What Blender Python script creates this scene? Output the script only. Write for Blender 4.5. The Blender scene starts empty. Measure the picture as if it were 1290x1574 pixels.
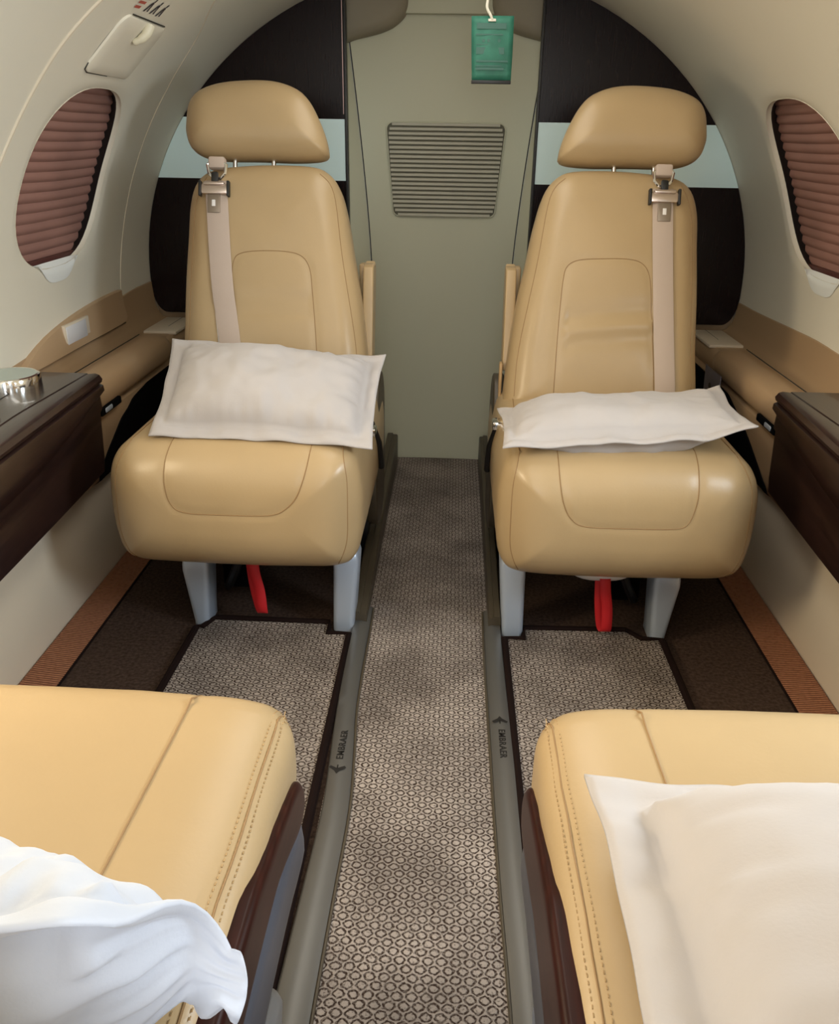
import bpy, bmesh, math, random
from mathutils import Vector, Matrix, noise
random.seed(7)
PI = math.pi
C = bpy.context.scene.collection
S = bpy.context.scene

# ------------------------------------------------------------------ materials
def lin(r, g, b):
    f = lambda c: ((c/255+0.055)/1.055)**2.4 if c/255 > 0.04045 else c/255/12.92
    return (f(r), f(g), f(b), 1)

def mat(name, col, rough=.5, metal=0, spec=.5, bump=None, var=None, coat=0, sheen=0, trans=0, emit=None, emit_s=0):
    """bump=(scale, strength, distance[, stretch]), var=(scale, amount)"""
    m = bpy.data.materials.new(name); m.use_nodes = True
    nt = m.node_tree; b = nt.nodes['Principled BSDF']
    b.inputs['Base Color'].default_value = col
    b.inputs['Roughness'].default_value = rough
    b.inputs['Metallic'].default_value = metal
    b.inputs['Specular IOR Level'].default_value = spec
    b.inputs['Coat Weight'].default_value = coat
    b.inputs['Sheen Weight'].default_value = sheen
    b.inputs['Transmission Weight'].default_value = trans
    if emit:
        b.inputs['Emission Color'].default_value = emit
        b.inputs['Emission Strength'].default_value = emit_s
    tc = nt.nodes.new('ShaderNodeTexCoord')
    if bump:
        n = nt.nodes.new('ShaderNodeTexNoise'); n.inputs['Scale'].default_value = bump[0]
        n.inputs['Detail'].default_value = 5
        if len(bump) > 3:
            mp = nt.nodes.new('ShaderNodeMapping'); mp.inputs['Scale'].default_value = bump[3]
            nt.links.new(tc.outputs['Object'], mp.inputs['Vector']); nt.links.new(mp.outputs[0], n.inputs['Vector'])
        else:
            nt.links.new(tc.outputs['Object'], n.inputs['Vector'])
        bp = nt.nodes.new('ShaderNodeBump'); bp.inputs['Strength'].default_value = bump[1]
        bp.inputs['Distance'].default_value = bump[2]
        nt.links.new(n.outputs['Fac'], bp.inputs['Height']); nt.links.new(bp.outputs[0], b.inputs['Normal'])
    if var:
        n = nt.nodes.new('ShaderNodeTexNoise'); n.inputs['Scale'].default_value = var[0]
        n.inputs['Detail'].default_value = 4
        if len(var) > 2:
            mp = nt.nodes.new('ShaderNodeMapping'); mp.inputs['Scale'].default_value = var[2]
            nt.links.new(tc.outputs['Object'], mp.inputs['Vector']); nt.links.new(mp.outputs[0], n.inputs['Vector'])
        else:
            nt.links.new(tc.outputs['Object'], n.inputs['Vector'])
        r = nt.nodes.new('ShaderNodeMapRange'); r.inputs[1].default_value = .3; r.inputs[2].default_value = .7
        r.inputs[3].default_value = 1-var[1]; r.inputs[4].default_value = 1+var[1]
        nt.links.new(n.outputs['Fac'], r.inputs[0])
        mx = nt.nodes.new('ShaderNodeVectorMath'); mx.operation = 'SCALE'
        mx.inputs[0].default_value = col[:3]
        nt.links.new(r.outputs[0], mx.inputs['Scale']); nt.links.new(mx.outputs[0], b.inputs['Base Color'])
    return m

M = {}
M['leather'] = mat('tan_leather', (.43, .308, .165, 1), .34, spec=.5, bump=(260, .12, .001), var=(5, .05))
M['seam'] = mat('seam_thread', (.29, .175, .075, 1), .6)
M['leather_dark'] = mat('leather_edge', (.47, .31, .15, 1), .45)
M['liner'] = mat('cream_liner', (.74, .70, .585, 1), .55, spec=.35, bump=(120, .05, .001), var=(2.2, .03))
M['liner_low'] = mat('lower_cream_panel', (.70, .61, .48, 1), .5, spec=.35)
M['belt_tan'] = mat('tan_side_trim', (.40, .27, .155, 1), .5, spec=.35, bump=(180, .08, .001))
M['lid_tan'] = mat('tan_ledge_vinyl', (.46, .315, .185, 1), .42, spec=.4, bump=(180, .08, .001))
M['backwall'] = mat('khaki_panel', (.62, .62, .47, 1), .55, spec=.3, var=(1.5, .03))
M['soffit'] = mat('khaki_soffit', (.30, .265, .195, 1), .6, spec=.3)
M['groove'] = mat('dark_groove', (.03, .027, .02, 1), .8)
M['wood'] = mat('black_wood', (.008, .0032, .003, 1), .26, spec=.22, bump=(60, .25, .0006, (6, 6, .5)), var=(40, .5, (8, 8, .4)))
M['wood_brown'] = mat('espresso_wood', (.024, .011, .009, 1), .30, spec=.5, coat=.4, bump=(50, .12, .0005, (6, .6, 6)), var=(30, .35, (8, .5, 8)))
M['wood_red'] = mat('dark_red_wood', (.026, .006, .004, 1), .34, spec=.2, var=(30, .4, (8, .5, 8)))
M['mint'] = mat('mint_glass', (.74, .95, .97, 1), .3, spec=.5)
M['metal'] = mat('satin_metal', (.52, .60, .72, 1), .35, metal=.45, bump=(400, .04, .0005))
M['rail'] = mat('rail_metal', (.17, .165, .155, 1), .40, metal=.6, spec=.4)
M['chrome'] = mat('chrome', (.8, .8, .78, 1), .1, metal=1)
M['buckle'] = mat('buckle_steel', (.55, .46, .40, 1), .25, metal=.9)
M['buckle_tongue'] = mat('buckle_tongue', (.27, .22, .17, 1), .4, metal=.6)
M['black'] = mat('black_plastic', (.008, .008, .008, 1), .45)
M['void'] = mat('void_black', (.003, .003, .0035, 1), .9, spec=.05)
M['grey_plastic'] = mat('grey_shroud', (.085, .095, .125, 1), .35, spec=.4)
M['brown_plastic'] = mat('brown_shroud', (.07, .055, .035, 1), .45)
M['belt'] = mat('beige_webbing', (.50, .405, .34, 1), .8, spec=.1, bump=(300, .3, .0006, (1, 1, 3)))
M['pillow'] = mat('beige_pillow_linen', (.45, .42, .41, 1), .9, spec=.1, sheen=.2, bump=(420, .18, .0008), var=(6, .03))
M['pillow_lit'] = mat('cool_lit_pillow_linen', (.52, .565, .66, 1), .9, spec=.1, sheen=.2, bump=(420, .18, .0008), var=(6, .02))  # brighter, bluer pillow colour: cool light on it is painted in
M['pouch'] = mat('white_pouch', (.78, .76, .74, 1), .7)
M['red'] = mat('red_webbing', (.55, .012, .018, 1), .55, bump=(200, .3, .001))
M['carpet_dark'] = mat('dark_carpet', (.062, .040, .030, 1), .95, spec=.05, bump=(500, .8, .002), var=(160, .4))
M['binding'] = mat('mat_binding', (.012, .006, .005, 1), .85, spec=.1)
M['cup_top'] = mat('pale_glass_lid', (.42, .50, .46, 1), .12, spec=.6)
M['packet'] = mat('green_packet', (.035, .17, .115, 1), .5, spec=.3, var=(25, .25))
M['packet_dark'] = mat('packet_print', (.012, .10, .065, 1), .35)
M['string'] = mat('cream_string', (.75, .72, .6, 1), .5)
M['lettering'] = mat('black_lettering', (.008, .006, .005, 1), .6)
M['sticker_red'] = mat('red_print', (.45, .09, .06, 1), .6)
M['sticker_dark'] = mat('dark_print', (.05, .035, .04, 1), .6)
M['card'] = mat('blue_grey_card', (.17, .18, .25, 1), .35, spec=.5)
M['card_dark'] = mat('card_print', (.01, .01, .012, 1), .5)
M['switch'] = mat('white_switch', (.68, .68, .70, 1), .3)
M['tongue'] = mat('pale_shade_pull', (.85, .88, .86, 1), .35)
M['lamp'] = mat('fill_diffuser', (.9, .9, .85, 1), .5, emit=(1, .95, .85, 1), emit_s=2)
M['pane'] = mat('window_pane', (.9, .95, 1, 1), .03)
M['pane'].node_tree.nodes['Principled BSDF'].inputs['Alpha'].default_value = .08

# ribbed copper strip
def ribbed(name, c1, c2, axis_scale):
    m = bpy.data.materials.new(name); m.use_nodes = True
    nt = m.node_tree; b = nt.nodes['Principled BSDF']; b.inputs['Roughness'].default_value = .85
    b.inputs['Specular IOR Level'].default_value = .15
    tc = nt.nodes.new('ShaderNodeTexCoord'); w = nt.nodes.new('ShaderNodeTexWave')
    w.wave_type = 'BANDS'; w.bands_direction = 'Y'; w.inputs['Scale'].default_value = axis_scale
    w.inputs['Distortion'].default_value = .6; w.inputs['Detail'].default_value = 1
    nt.links.new(tc.outputs['Object'], w.inputs['Vector'])
    w2 = nt.nodes.new('ShaderNodeTexWave'); w2.bands_direction = 'X'; w2.inputs['Scale'].default_value = axis_scale*.8
    nt.links.new(tc.outputs['Object'], w2.inputs['Vector'])
    n = nt.nodes.new('ShaderNodeTexNoise'); n.inputs['Scale'].default_value = 150
    nt.links.new(tc.outputs['Object'], n.inputs['Vector'])
    a = nt.nodes.new('ShaderNodeMath'); a.operation = 'MULTIPLY'
    nt.links.new(w.outputs['Fac'], a.inputs[0]); nt.links.new(n.outputs['Fac'], a.inputs[1])
    cr = nt.nodes.new('ShaderNodeValToRGB'); cr.color_ramp.elements[0].color = c1; cr.color_ramp.elements[1].color = c2
    cr.color_ramp.elements[1].position = .45
    nt.links.new(a.outputs[0], cr.inputs[0]); nt.links.new(cr.outputs[0], b.inputs['Base Color'])
    bp = nt.nodes.new('ShaderNodeBump'); bp.inputs['Strength'].default_value = .6; bp.inputs['Distance'].default_value = .002
    nt.links.new(w.outputs['Fac'], bp.inputs['Height']); nt.links.new(bp.outputs[0], b.inputs['Normal'])
    return m
M['copper'] = ribbed('copper_ribbed_fabric', (.15, .058, .03, 1), (.42, .19, .105, 1), 55)

# pleated shade: brown, slight colour bands
M['shade'] = mat('brown_pleated_shade', (.31, .165, .135, 1), .6, spec=.25, var=(6, .12))
M['shade_bar'] = mat('shade_bottom_bar', (.09, .03, .025, 1), .45)

# loop carpet with staggered dark rings
def carpet_pattern(name, light, dark, a=.0163, b=.0225):
    m = bpy.data.materials.new(name); m.use_nodes = True
    nt = m.node_tree; N = nt.nodes; L = nt.links
    bs = N['Principled BSDF']; bs.inputs['Roughness'].default_value = .95; bs.inputs['Specular IOR Level'].default_value = .05
    tc = N.new('ShaderNodeTexCoord')
    ns = N.new('ShaderNodeTexNoise'); ns.inputs['Scale'].default_value = 210; ns.inputs['Detail'].default_value = 2
    L.new(tc.outputs['Object'], ns.inputs['Vector'])
    sub = N.new('ShaderNodeVectorMath'); sub.operation = 'SUBTRACT'; sub.inputs[1].default_value = (.5, .5, .5)
    L.new(ns.outputs['Color'], sub.inputs[0])
    sc = N.new('ShaderNodeVectorMath'); sc.operation = 'SCALE'; sc.inputs['Scale'].default_value = .0042
    L.new(sub.outputs[0], sc.inputs[0])
    ad = N.new('ShaderNodeVectorMath'); ad.operation = 'ADD'
    L.new(tc.outputs['Object'], ad.inputs[0]); L.new(sc.outputs[0], ad.inputs[1])
    sep = N.new('ShaderNodeSeparateXYZ'); L.new(ad.outputs[0], sep.inputs[0])
    def mth(op, x, y=None, z=None):
        n = N.new('ShaderNodeMath'); n.operation = op
        for i, v in enumerate((x, y, z)):
            if v is None: continue
            if isinstance(v, (int, float)): n.inputs[i].default_value = v
            else: L.new(v, n.inputs[i])
        return n.outputs[0]
    def dist(ox, oy):
        x = mth('ADD', mth('DIVIDE', sep.outputs[0], a), ox); y = mth('ADD', mth('DIVIDE', sep.outputs[1], b), oy)
        fx = mth('SUBTRACT', mth('FRACT', x), .5); fy = mth('SUBTRACT', mth('FRACT', y), .5)
        # squashed diamond / ellipse metric
        ex = mth('ABSOLUTE', fx); ey = mth('ABSOLUTE', fy)
        e = mth('SQRT', mth('ADD', mth('MULTIPLY', fx, fx), mth('MULTIPLY', mth('MULTIPLY', fy, fy), 2.6)))
        d = mth('ADD', ex, mth('MULTIPLY', ey, 1.75))
        return mth('ADD', mth('MULTIPLY', e, .72), mth('MULTIPLY', d, .24))
    d = mth('MINIMUM', dist(0, 0), dist(.5, .5))
    ring = mth('ABSOLUTE', mth('SUBTRACT', d, .360))
    mr = N.new('ShaderNodeMapRange'); mr.interpolation_type = 'SMOOTHSTEP'
    mr.inputs[1].default_value = .045; mr.inputs[2].default_value = .12; mr.inputs[3].default_value = 1; mr.inputs[4].default_value = 0
    L.new(ring, mr.inputs[0])
    n2 = N.new('ShaderNodeTexNoise'); n2.inputs['Scale'].default_value = 330; n2.inputs['Detail'].default_value = 1
    L.new(tc.outputs['Object'], n2.inputs['Vector'])
    fac = mth('MULTIPLY', mr.outputs[0], mth('MULTIPLY_ADD', n2.outputs['Fac'], 1.7, .05))
    # speckles of dark loops over the whole pile
    spk = N.new('ShaderNodeMapRange'); spk.inputs[1].default_value = .56; spk.inputs[2].default_value = .75
    spk.inputs[3].default_value = 0; spk.inputs[4].default_value = .7
    L.new(n2.outputs['Fac'], spk.inputs[0])
    fac = mth('MINIMUM', mth('MAXIMUM', fac, spk.outputs[0]), 1)
    # worn, dirty broad patches
    n3 = N.new('ShaderNodeTexNoise'); n3.inputs['Scale'].default_value = 7; n3.inputs['Detail'].default_value = 3
    L.new(tc.outputs['Object'], n3.inputs['Vector'])
    r3 = N.new('ShaderNodeMapRange'); r3.inputs[1].default_value = .35; r3.inputs[2].default_value = .65; r3.inputs[3].default_value = .62; r3.inputs[4].default_value = 1.10
    L.new(n3.outputs['Fac'], r3.inputs[0])
    sl = N.new('ShaderNodeVectorMath'); sl.operation = 'SCALE'; sl.inputs[0].default_value = light[:3]; L.new(r3.outputs[0], sl.inputs['Scale'])
    mix = N.new('ShaderNodeMix'); mix.data_type = 'RGBA'
    L.new(fac, mix.inputs[0]); L.new(sl.outputs[0], mix.inputs[6]); mix.inputs[7].default_value = dark
    L.new(mix.outputs[2], bs.inputs['Base Color'])
    bp = N.new('ShaderNodeBump'); bp.inputs['Strength'].default_value = .7; bp.inputs['Distance'].default_value = .0025
    h = mth('SUBTRACT', n2.outputs['Fac'], mth('MULTIPLY', fac, .6)); L.new(h, bp.inputs['Height'])
    L.new(bp.outputs[0], bs.inputs['Normal'])
    return m
M['carpet'] = carpet_pattern('ring_pattern_carpet', (.40, .345, .305, 1), (.042, .027, .021, 1))

# ------------------------------------------------------------------ object helpers
WLOC = {}
def tag(o, label=None, cat=None, group=None, kind=None):
    if label: o['label'] = label
    if cat: o['category'] = cat
    if group: o['group'] = group
    if kind: o['kind'] = kind
    return o

def thing(name, loc, label, cat, group=None):
    o = bpy.data.objects.new(name, None); C.objects.link(o)
    o.empty_display_size = .05
    o.location = loc; WLOC[o] = Vector(loc)
    return tag(o, label, cat, group)

def obj(name, bm, m, parent=None, smooth=True, label=None, origin=None, angle=40):
    """mesh built in world coordinates; vertices are moved to the local frame of parent / origin"""
    bmesh.ops.recalc_face_normals(bm, faces=bm.faces)
    off = WLOC[parent] if parent is not None else Vector(origin or (0, 0, 0))
    for v in bm.verts: v.co -= off
    me = bpy.data.meshes.new(name); bm.to_mesh(me); bm.free()
    for p in me.polygons: p.use_smooth = smooth
    if smooth: me.set_sharp_from_angle(angle=math.radians(angle))
    o = bpy.data.objects.new(name, me); C.objects.link(o)
    for mm in (m if isinstance(m, (list, tuple)) else [m]): me.materials.append(mm)
    if parent is not None:
        o.parent = parent; WLOC[o] = off
    else:
        o.location = off; WLOC[o] = off
    if label: o['label'] = label
    return o

def struct(name, bm, m, **k):
    o = obj(name, bm, m, **k)
    if k.get('parent') is None: o['kind'] = 'structure'
    return o

def grid(bm, f, nu, nv, closeu=False, closev=False):
    vs = [[bm.verts.new(f(i, j)) for j in range(nv)] for i in range(nu)]
    for i in range(nu if closeu else nu-1):
        for j in range(nv if closev else nv-1):
            a, b, c, d = vs[i][j], vs[(i+1) % nu][j], vs[(i+1) % nu][(j+1) % nv], vs[i][(j+1) % nv]
            try: bm.faces.new((a, b, c, d))
            except ValueError: pass
    return vs

def box(bm, x0, x1, y0, y1, z0, z1, bev=0, seg=2):
    r = bmesh.ops.create_cube(bm, size=1)
    vs = r['verts']
    for v in vs:
        v.co = Vector(((x0+x1)/2+v.co.x*(x1-x0), (y0+y1)/2+v.co.y*(y1-y0), (z0+z1)/2+v.co.z*(z1-z0)))
    if bev:
        es = list({e for v in vs for e in v.link_edges})
        bmesh.ops.bevel(bm, geom=es, offset=bev, segments=seg, profile=.5, affect='EDGES')
    return bm

def tube(bm, pts, r, n=8, caps=True):
    pts = [Vector(p) for p in pts]
    rings = []
    up = None
    for i, p in enumerate(pts):
        t = (pts[min(i+1, len(pts)-1)]-pts[max(i-1, 0)]).normalized()
        if up is None:
            up = t.orthogonal().normalized()
        up = (up - t*up.dot(t))
        if up.length < 1e-6: up = t.orthogonal()
        up.normalize(); sd = t.cross(up)
        rr = r[i] if isinstance(r, (list, tuple)) else r
        rings.append([bm.verts.new(p+(up*math.cos(2*PI*k/n)+sd*math.sin(2*PI*k/n))*rr) for k in range(n)])
    for i in range(len(rings)-1):
        for k in range(n):
            bm.faces.new((rings[i][k], rings[i][(k+1) % n], rings[i+1][(k+1) % n], rings[i+1][k]))
    if caps:
        bm.faces.new(rings[0]); bm.faces.new(rings[-1])
    return bm

def smooth_path(pts, n=8, closed=False):
    """Catmull-Rom"""
    P = [Vector(p) for p in pts]; out = []
    m = len(P)
    rng = range(m if closed else m-1)
    for i in rng:
        g = (lambda k: P[k % m]) if closed else (lambda k: P[max(0, min(m-1, k))])
        p0, p1, p2, p3 = g(i-1), g(i), g(i+1), g(i+2)
        for s in range(n):
            t = s/n
            out.append(.5*((2*p1)+(p2-p0)*t+(2*p0-5*p1+4*p2-p3)*t*t+(3*p1-p0-3*p2+p3)*t*t*t))
    if not closed: out.append(P[-1])
    return out

def resample(pts, n, closed=True):
    P = list(pts)+([pts[0]] if closed else [])
    L = [0]
    for i in range(len(P)-1): L.append(L[-1]+(P[i+1]-P[i]).length)
    out = []; j = 0
    cnt = n if closed else n-1
    for k in range(n):
        t = L[-1]*k/cnt
        while j < len(L)-2 and L[j+1] < t: j += 1
        s = (t-L[j])/max(1e-9, L[j+1]-L[j])
        out.append(P[j].lerp(P[j+1], min(1, s)))
    return out

def segdist(p, a, b):
    ab = b-a; t = max(0, min(1, (p-a).dot(ab)/max(1e-12, ab.length_squared)))
    return (p-(a+ab*t)).length

def polydist(p, P, closed=True):
    n = len(P); return min(segdist(p, P[i], P[(i+1) % n]) for i in range(n if closed else n-1))

class Pad:
    """upholstered pad: outline (u,v), front bulging along +w, straight or rounded sides going back to -depth"""
    def __init__(s, outline, T, r, depth, dome=0, rb=.02, seams=(), groove=.0016, N=150, wr=None, cur=None):
        o = smooth_path([Vector((a, b)) for a, b in outline], 8, True)
        s.o = resample(o, N); s.lo = s.o[::3]
        s.T, s.r, s.depth, s.dome, s.rb, s.groove, s.wr, s.cur = T, r, depth, dome, rb, groove, wr, cur
        xs = [p.x for p in s.o]; ys = [p.y for p in s.o]
        s.x0, s.x1, s.y0, s.y1 = min(xs), max(xs), min(ys), max(ys)
        s.cx, s.cy = (s.x0+s.x1)/2, (s.y0+s.y1)/2
        w, h = s.x1-s.x0, s.y1-s.y0
        if w < h: s.ax = (0, max(0, (h-w)/2*.98)); s.R = w/2
        else: s.ax = (max(0, (w-h)/2*.98), 0); s.R = h/2
        s.seams = [resample(smooth_path([Vector((q[0], q[1])) for q in sm], 4), 40, False) for sm in seams]
    def med(s, p):
        return Vector((max(s.cx-s.ax[0], min(s.cx+s.ax[0], p.x)), max(s.cy-s.ax[1], min(s.cy+s.ax[1], p.y))))
    def W(s, p):
        d = polydist(p, s.o)
        if d < s.r: w = s.T*math.sqrt(max(0, 1-(1-d/s.r)**2))
        else: w = s.T
        w += s.dome*math.sin(min(1, d/s.R)*PI/2)
        for sm in s.seams:
            q = polydist(p, sm, False)
            if q < .03: w -= s.groove*math.exp(-(q/.007)**2)
        if s.wr: w += s.wr(p, d)
        return w
    def mesh(s, Mf):
        bm = bmesh.new(); rows = []
        # front levels (inset fractions), from rim to medial line
        lv = []
        K = 8
        for k in range(K+1): lv.append(s.r*(1-math.cos(k/K*PI/2)))
        n2 = max(4, int((s.R-s.r)/.006))
        for k in range(1, n2+1): lv.append(s.r+(s.R-s.r)*k/n2)
        for L in lv:
            f = 1-min(1, L/s.R)
            row = []
            for p in s.o:
                c = s.med(p); q = c+(p-c)*f
                if L == 0: w = 0
                else: w = s.W(q)
                row.append(bm.verts.new(Mf(q.x, q.y, w)))
            rows.insert(0, row)
        # sides
        ns = max(2, int(s.depth/.03))
        for k in range(1, ns+1):
            w = -(s.depth-s.rb)*k/ns
            rows.append([bm.verts.new(Mf(p.x, p.y, w)) for p in s.o])
        for k in range(1, 5):
            a = k/4*PI/2
            row = []
            for p in s.o:
                c = s.med(p); q = c+(p-c)*(1-s.rb*(1-math.cos(a))/s.R)
                row.append(bm.verts.new(Mf(q.x, q.y, -(s.depth-s.rb)-s.rb*math.sin(a))))
            rows.append(row)
        n = len(s.o)
        for i in range(len(rows)-1):
            for k in range(n):
                bm.faces.new((rows[i][k], rows[i][(k+1) % n], rows[i+1][(k+1) % n], rows[i+1][k]))
        bm.faces.new(rows[-1])
        bmesh.ops.remove_doubles(bm, verts=rows[0], dist=.0004)
        return bm
    def path(s, pts, Mf, off=.0002, dense=6):
        out = []
        for q in smooth_path([Vector((a[0], a[1], a[2] if len(a) > 2 else 9)) for a in pts], dense):
            w = q.z if q.z < 0 else s.W(Vector((q.x, q.y)))+off
            out.append(Mf(q.x, q.y, w))
        return out

# ------------------------------------------------------------------ dimensions
A, B, ZC = .777, .71, .53          # liner ellipse
YB = 2.25                           # bulkhead plane
def ell(th, dr=0):                  # th: 0 = side, PI/2 = top ; returns x>0,z
    return ((A+dr)*math.cos(th), ZC+(B+dr)*math.sin(th))
def th_z(z): return math.asin(max(-1, min(1, (z-ZC)/B)))
YF = -.85                           # front end of the built cabin

# ------------------------------------------------------------------ shell
def liner(side, windows, name):
    """side wall from below belt to overhead, windows: list (y, z, sy, sz)"""
    bm = bmesh.new()
    t0, t1 = th_z(.44), math.acos(.30/A)
    tw0, tw1 = th_z(.575), th_z(1.005)
    rows_lo = [t0+(tw0-t0)*k/6 for k in range(7)]
    rows_w = [tw0+(tw1-tw0)*k/14 for k in range(15)]
    rows_hi = [tw1+(t1-tw1)*k/10 for k in range(11)]
    P = lambda y, t, dr=0: Vector((side*ell(t, dr)[0], y, ell(t, dr)[1]))
    cuts = [YF]
    for (wy, wz, sy, sz) in windows: cuts += [wy-.25, wy+.25]
    cuts.append(YB)
    cuts = sorted(cuts)
    for a, b in zip(cuts[:-1], cuts[1:]):
        n = max(2, int((b-a)/.05)); isw = any(abs((a+b)/2-w[0]) < .01 and b-a < .51 for w in windows)
        ys = [a+(b-a)*k/n for k in range(n+1)]
        if isw:
            n = 14; ys = [a+(b-a)*k/n for k in range(n+1)]
        for rr in (rows_lo, rows_hi): grid(bm, lambda i, j: P(ys[i], rr[j]), len(ys), len(rr))
        if not isw:
            grid(bm, lambda i, j: P(ys[i], rows_w[j]), len(ys), len(rows_w)); continue
        w = [w for w in windows if abs((a+b)/2-w[0]) < .01][0]
        rim = [(ys[i], rows_w[0]) for i in range(14)]+[(ys[14], rows_w[j]) for j in range(14)] + \
              [(ys[14-i], rows_w[14]) for i in range(14)]+[(ys[0], rows_w[14-j]) for j in range(14)]
        hole = window_loop(w, rim)
        K = 7
        def f(i, j):
            (y, t), (hy, ht) = rim[i], hole[i]
            s = j/K
            # rounded lip: last step dips outward
            return P(y+(hy-y)*s, t+(ht-t)*s, 0 if j < K else .004)
        grid(bm, f, len(rim), K+1, closeu=True)
    bmesh.ops.remove_doubles(bm, verts=bm.verts, dist=.0005)
    bmesh.ops.recalc_face_normals(bm, faces=bm.faces)
    return struct(name, bm, M['liner'], angle=60)

def window_loop(w, rim=None, n=56, k=1.0):
    wy, wz, sy, sz = w
    tc = th_z(wz); t_lo, t_hi = th_z(wz-sz*k), th_z(wz+sz*k)
    out = []
    if rim is None:
        dirs = [(math.cos(2*PI*i/n), math.sin(2*PI*i/n)) for i in range(n)]
    else:
        tcr = (rim[0][1]+rim[28][1])/2
        dirs = []
        for y, t in rim:
            dy, dt = (y-wy)/.25, (t-tcr)/((rim[28][1]-rim[0][1])/2)
            l = math.hypot(dy, dt); dirs.append((dy/l, dt/l))
    for c, s in dirs:
        e = 2.7
        r = (abs(c)**e+abs(s)**e)**(-1/e)
        y = wy+sy*k*r*c
        tm = (t_lo+t_hi)/2; ht = (t_hi-t_lo)/2
        # slightly narrower towards the top
        y = wy+(y-wy)*(1-.06*s)
        out.append((y, tm+ht*r*s))
    return out

WL = (1.695, .79, .183, .160); WR = (1.742, .79, .190, .162)
WLF = (.72, .79, .183, .160); WRF = (.74, .79, .190, .162)
WLG = (-.15, .79, .183, .160); WRG = (-.13, .79, .190, .162)
wl = liner(-1, [WL, WLF, WLG], 'wall_left')
wr_ = liner(1, [WR, WRF, WRG], 'wall_right')
bm = bmesh.new()
tt = math.acos(.30/A)
grid(bm, lambda i, j: Vector((ell(tt+(PI-2*tt)*j/16)[0], YF+(2.36-YF)*i/10, ell(tt+(PI-2*tt)*j/16)[1])), 11, 17)
struct('ceiling', bm, M['liner'])

def window(n, side, w, opened, lab):
    """reveal + dark gap, shade"""
    bm = bmesh.new()
    loops = []
    for k, dr in ((1.0, .003), (1.0, .006), (.995, .009), (.985, .012)):
        loops.append([Vector((side*ell(t, dr)[0], y, ell(t, dr)[1])) for y, t in window_loop(w, k=k)])
    grid(bm, lambda i, j: loops[j][i], 56, 4, closeu=True)
    win = struct('window_%d' % n, bm, M['liner'], angle=60)
    # dark gasket ring
    bm = bmesh.new()
    a = [Vector((side*ell(t, .012)[0], y, ell(t, .012)[1])) for y, t in window_loop(w, k=.985)]
    b = [Vector((side*ell(t, .028)[0], y, ell(t, .028)[1])) for y, t in window_loop(w, k=1.03)]
    c = [Vector((side*ell(t, .060)[0], y, ell(t, .060)[1])) for y, t in window_loop(w, k=1.03)]
    grid(bm, lambda i, j: (a, b, c)[j][i], 56, 3, closeu=True)
    obj('gasket', bm, M['black'], win)
    if opened:
        bm = bmesh.new()
        l = window_loop(w, k=1.03)
        vs = [bm.verts.new((side*ell(t, .055)[0], y, ell(t, .055)[1])) for y, t in l]
        bm.faces.new(vs)
        obj('pane', bm, M['pane'], win, smooth=False)
        return
    # pale pull recess at the bottom of the reveal
    bm = bmesh.new()
    wy, wz, sy, sz = w
    def f(i, j):
        u = -1+2*i/14; s = j/5
        y = wy+u*.095*(1-.16*s*s)-.02*side*0
        z = wz-sz*.93-.040*s*(1-abs(u)**3.5)
        t = th_z(z)
        dr = .012-.0135*min(1, s*2.2)
        return Vector((side*ell(t, dr)[0], y, z))
    grid(bm, f, 15, 6)
    obj('shade_pull', bm, M['tongue'], win)
    # pleated shade
    sh_label = lab
    z_lo, z_hi = wz-sz*.94, wz+sz*1.06
    t_lo, t_hi = th_z(z_lo), th_z(z_hi)
    np_ = 19; sub = 4
    rows = np_*sub+1
    bm = bmesh.new()
    def g(i, j):
        t = t_lo+(t_hi-t_lo)*j/(rows-1); ph = (j/sub) % 1
        y = wy-sy*1.04+2.08*sy*i/24
        tri = ph/.5 if ph < .5 else (1-ph)/.5
        tri = tri**.7
        jit = .0012*noise.noise(Vector((y*9, t*30, n)))
        sag = -.010*(1-((y-wy)/sy)**2)*.3
        x, z = ell(t, .030-.0050*tri+jit)
        return Vector((side*x, y, z+sag+.012*(y-wy)*0))
    grid(bm, g, 25, rows)
    o = obj('window_shade', bm, M['shade'], smooth=True, angle=50, origin=(side*(A+.03), wy, wz))
    tag(o, sh_label, 'window shade', 'pleated window shades')
    bm = bmesh.new()
    box(bm, -.006, .006, wy-sy*1.02, wy+sy*1.02, -.006, .006, .002)
    x, z = ell(t_lo, .020)
    for v in bm.verts: v.co.x += side*x; v.co.z += z
    obj('bottom_bar', bm, M['shade_bar'], o)
    # added black sheet behind, so no light leaks round the shade
    bm = bmesh.new()
    l = window_loop(w, k=1.03)
    bm.faces.new([bm.verts.new((side*ell(t, .060)[0], y, ell(t, .060)[1])) for y, t in l])
    obj('light_block', bm, M['black'], win, smooth=False)

window(1, -1, WL, False, 'brown pleated shade drawn down in the oval window beside the left rear seat')
window(2, 1, WR, False, 'brown pleated shade drawn down in the oval window beside the right rear seat')
window(3, -1, WLF, True, '')
window(4, 1, WRF, True, '')
window(5, -1, WLG, True, '')
window(6, 1, WRG, True, '')

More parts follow.
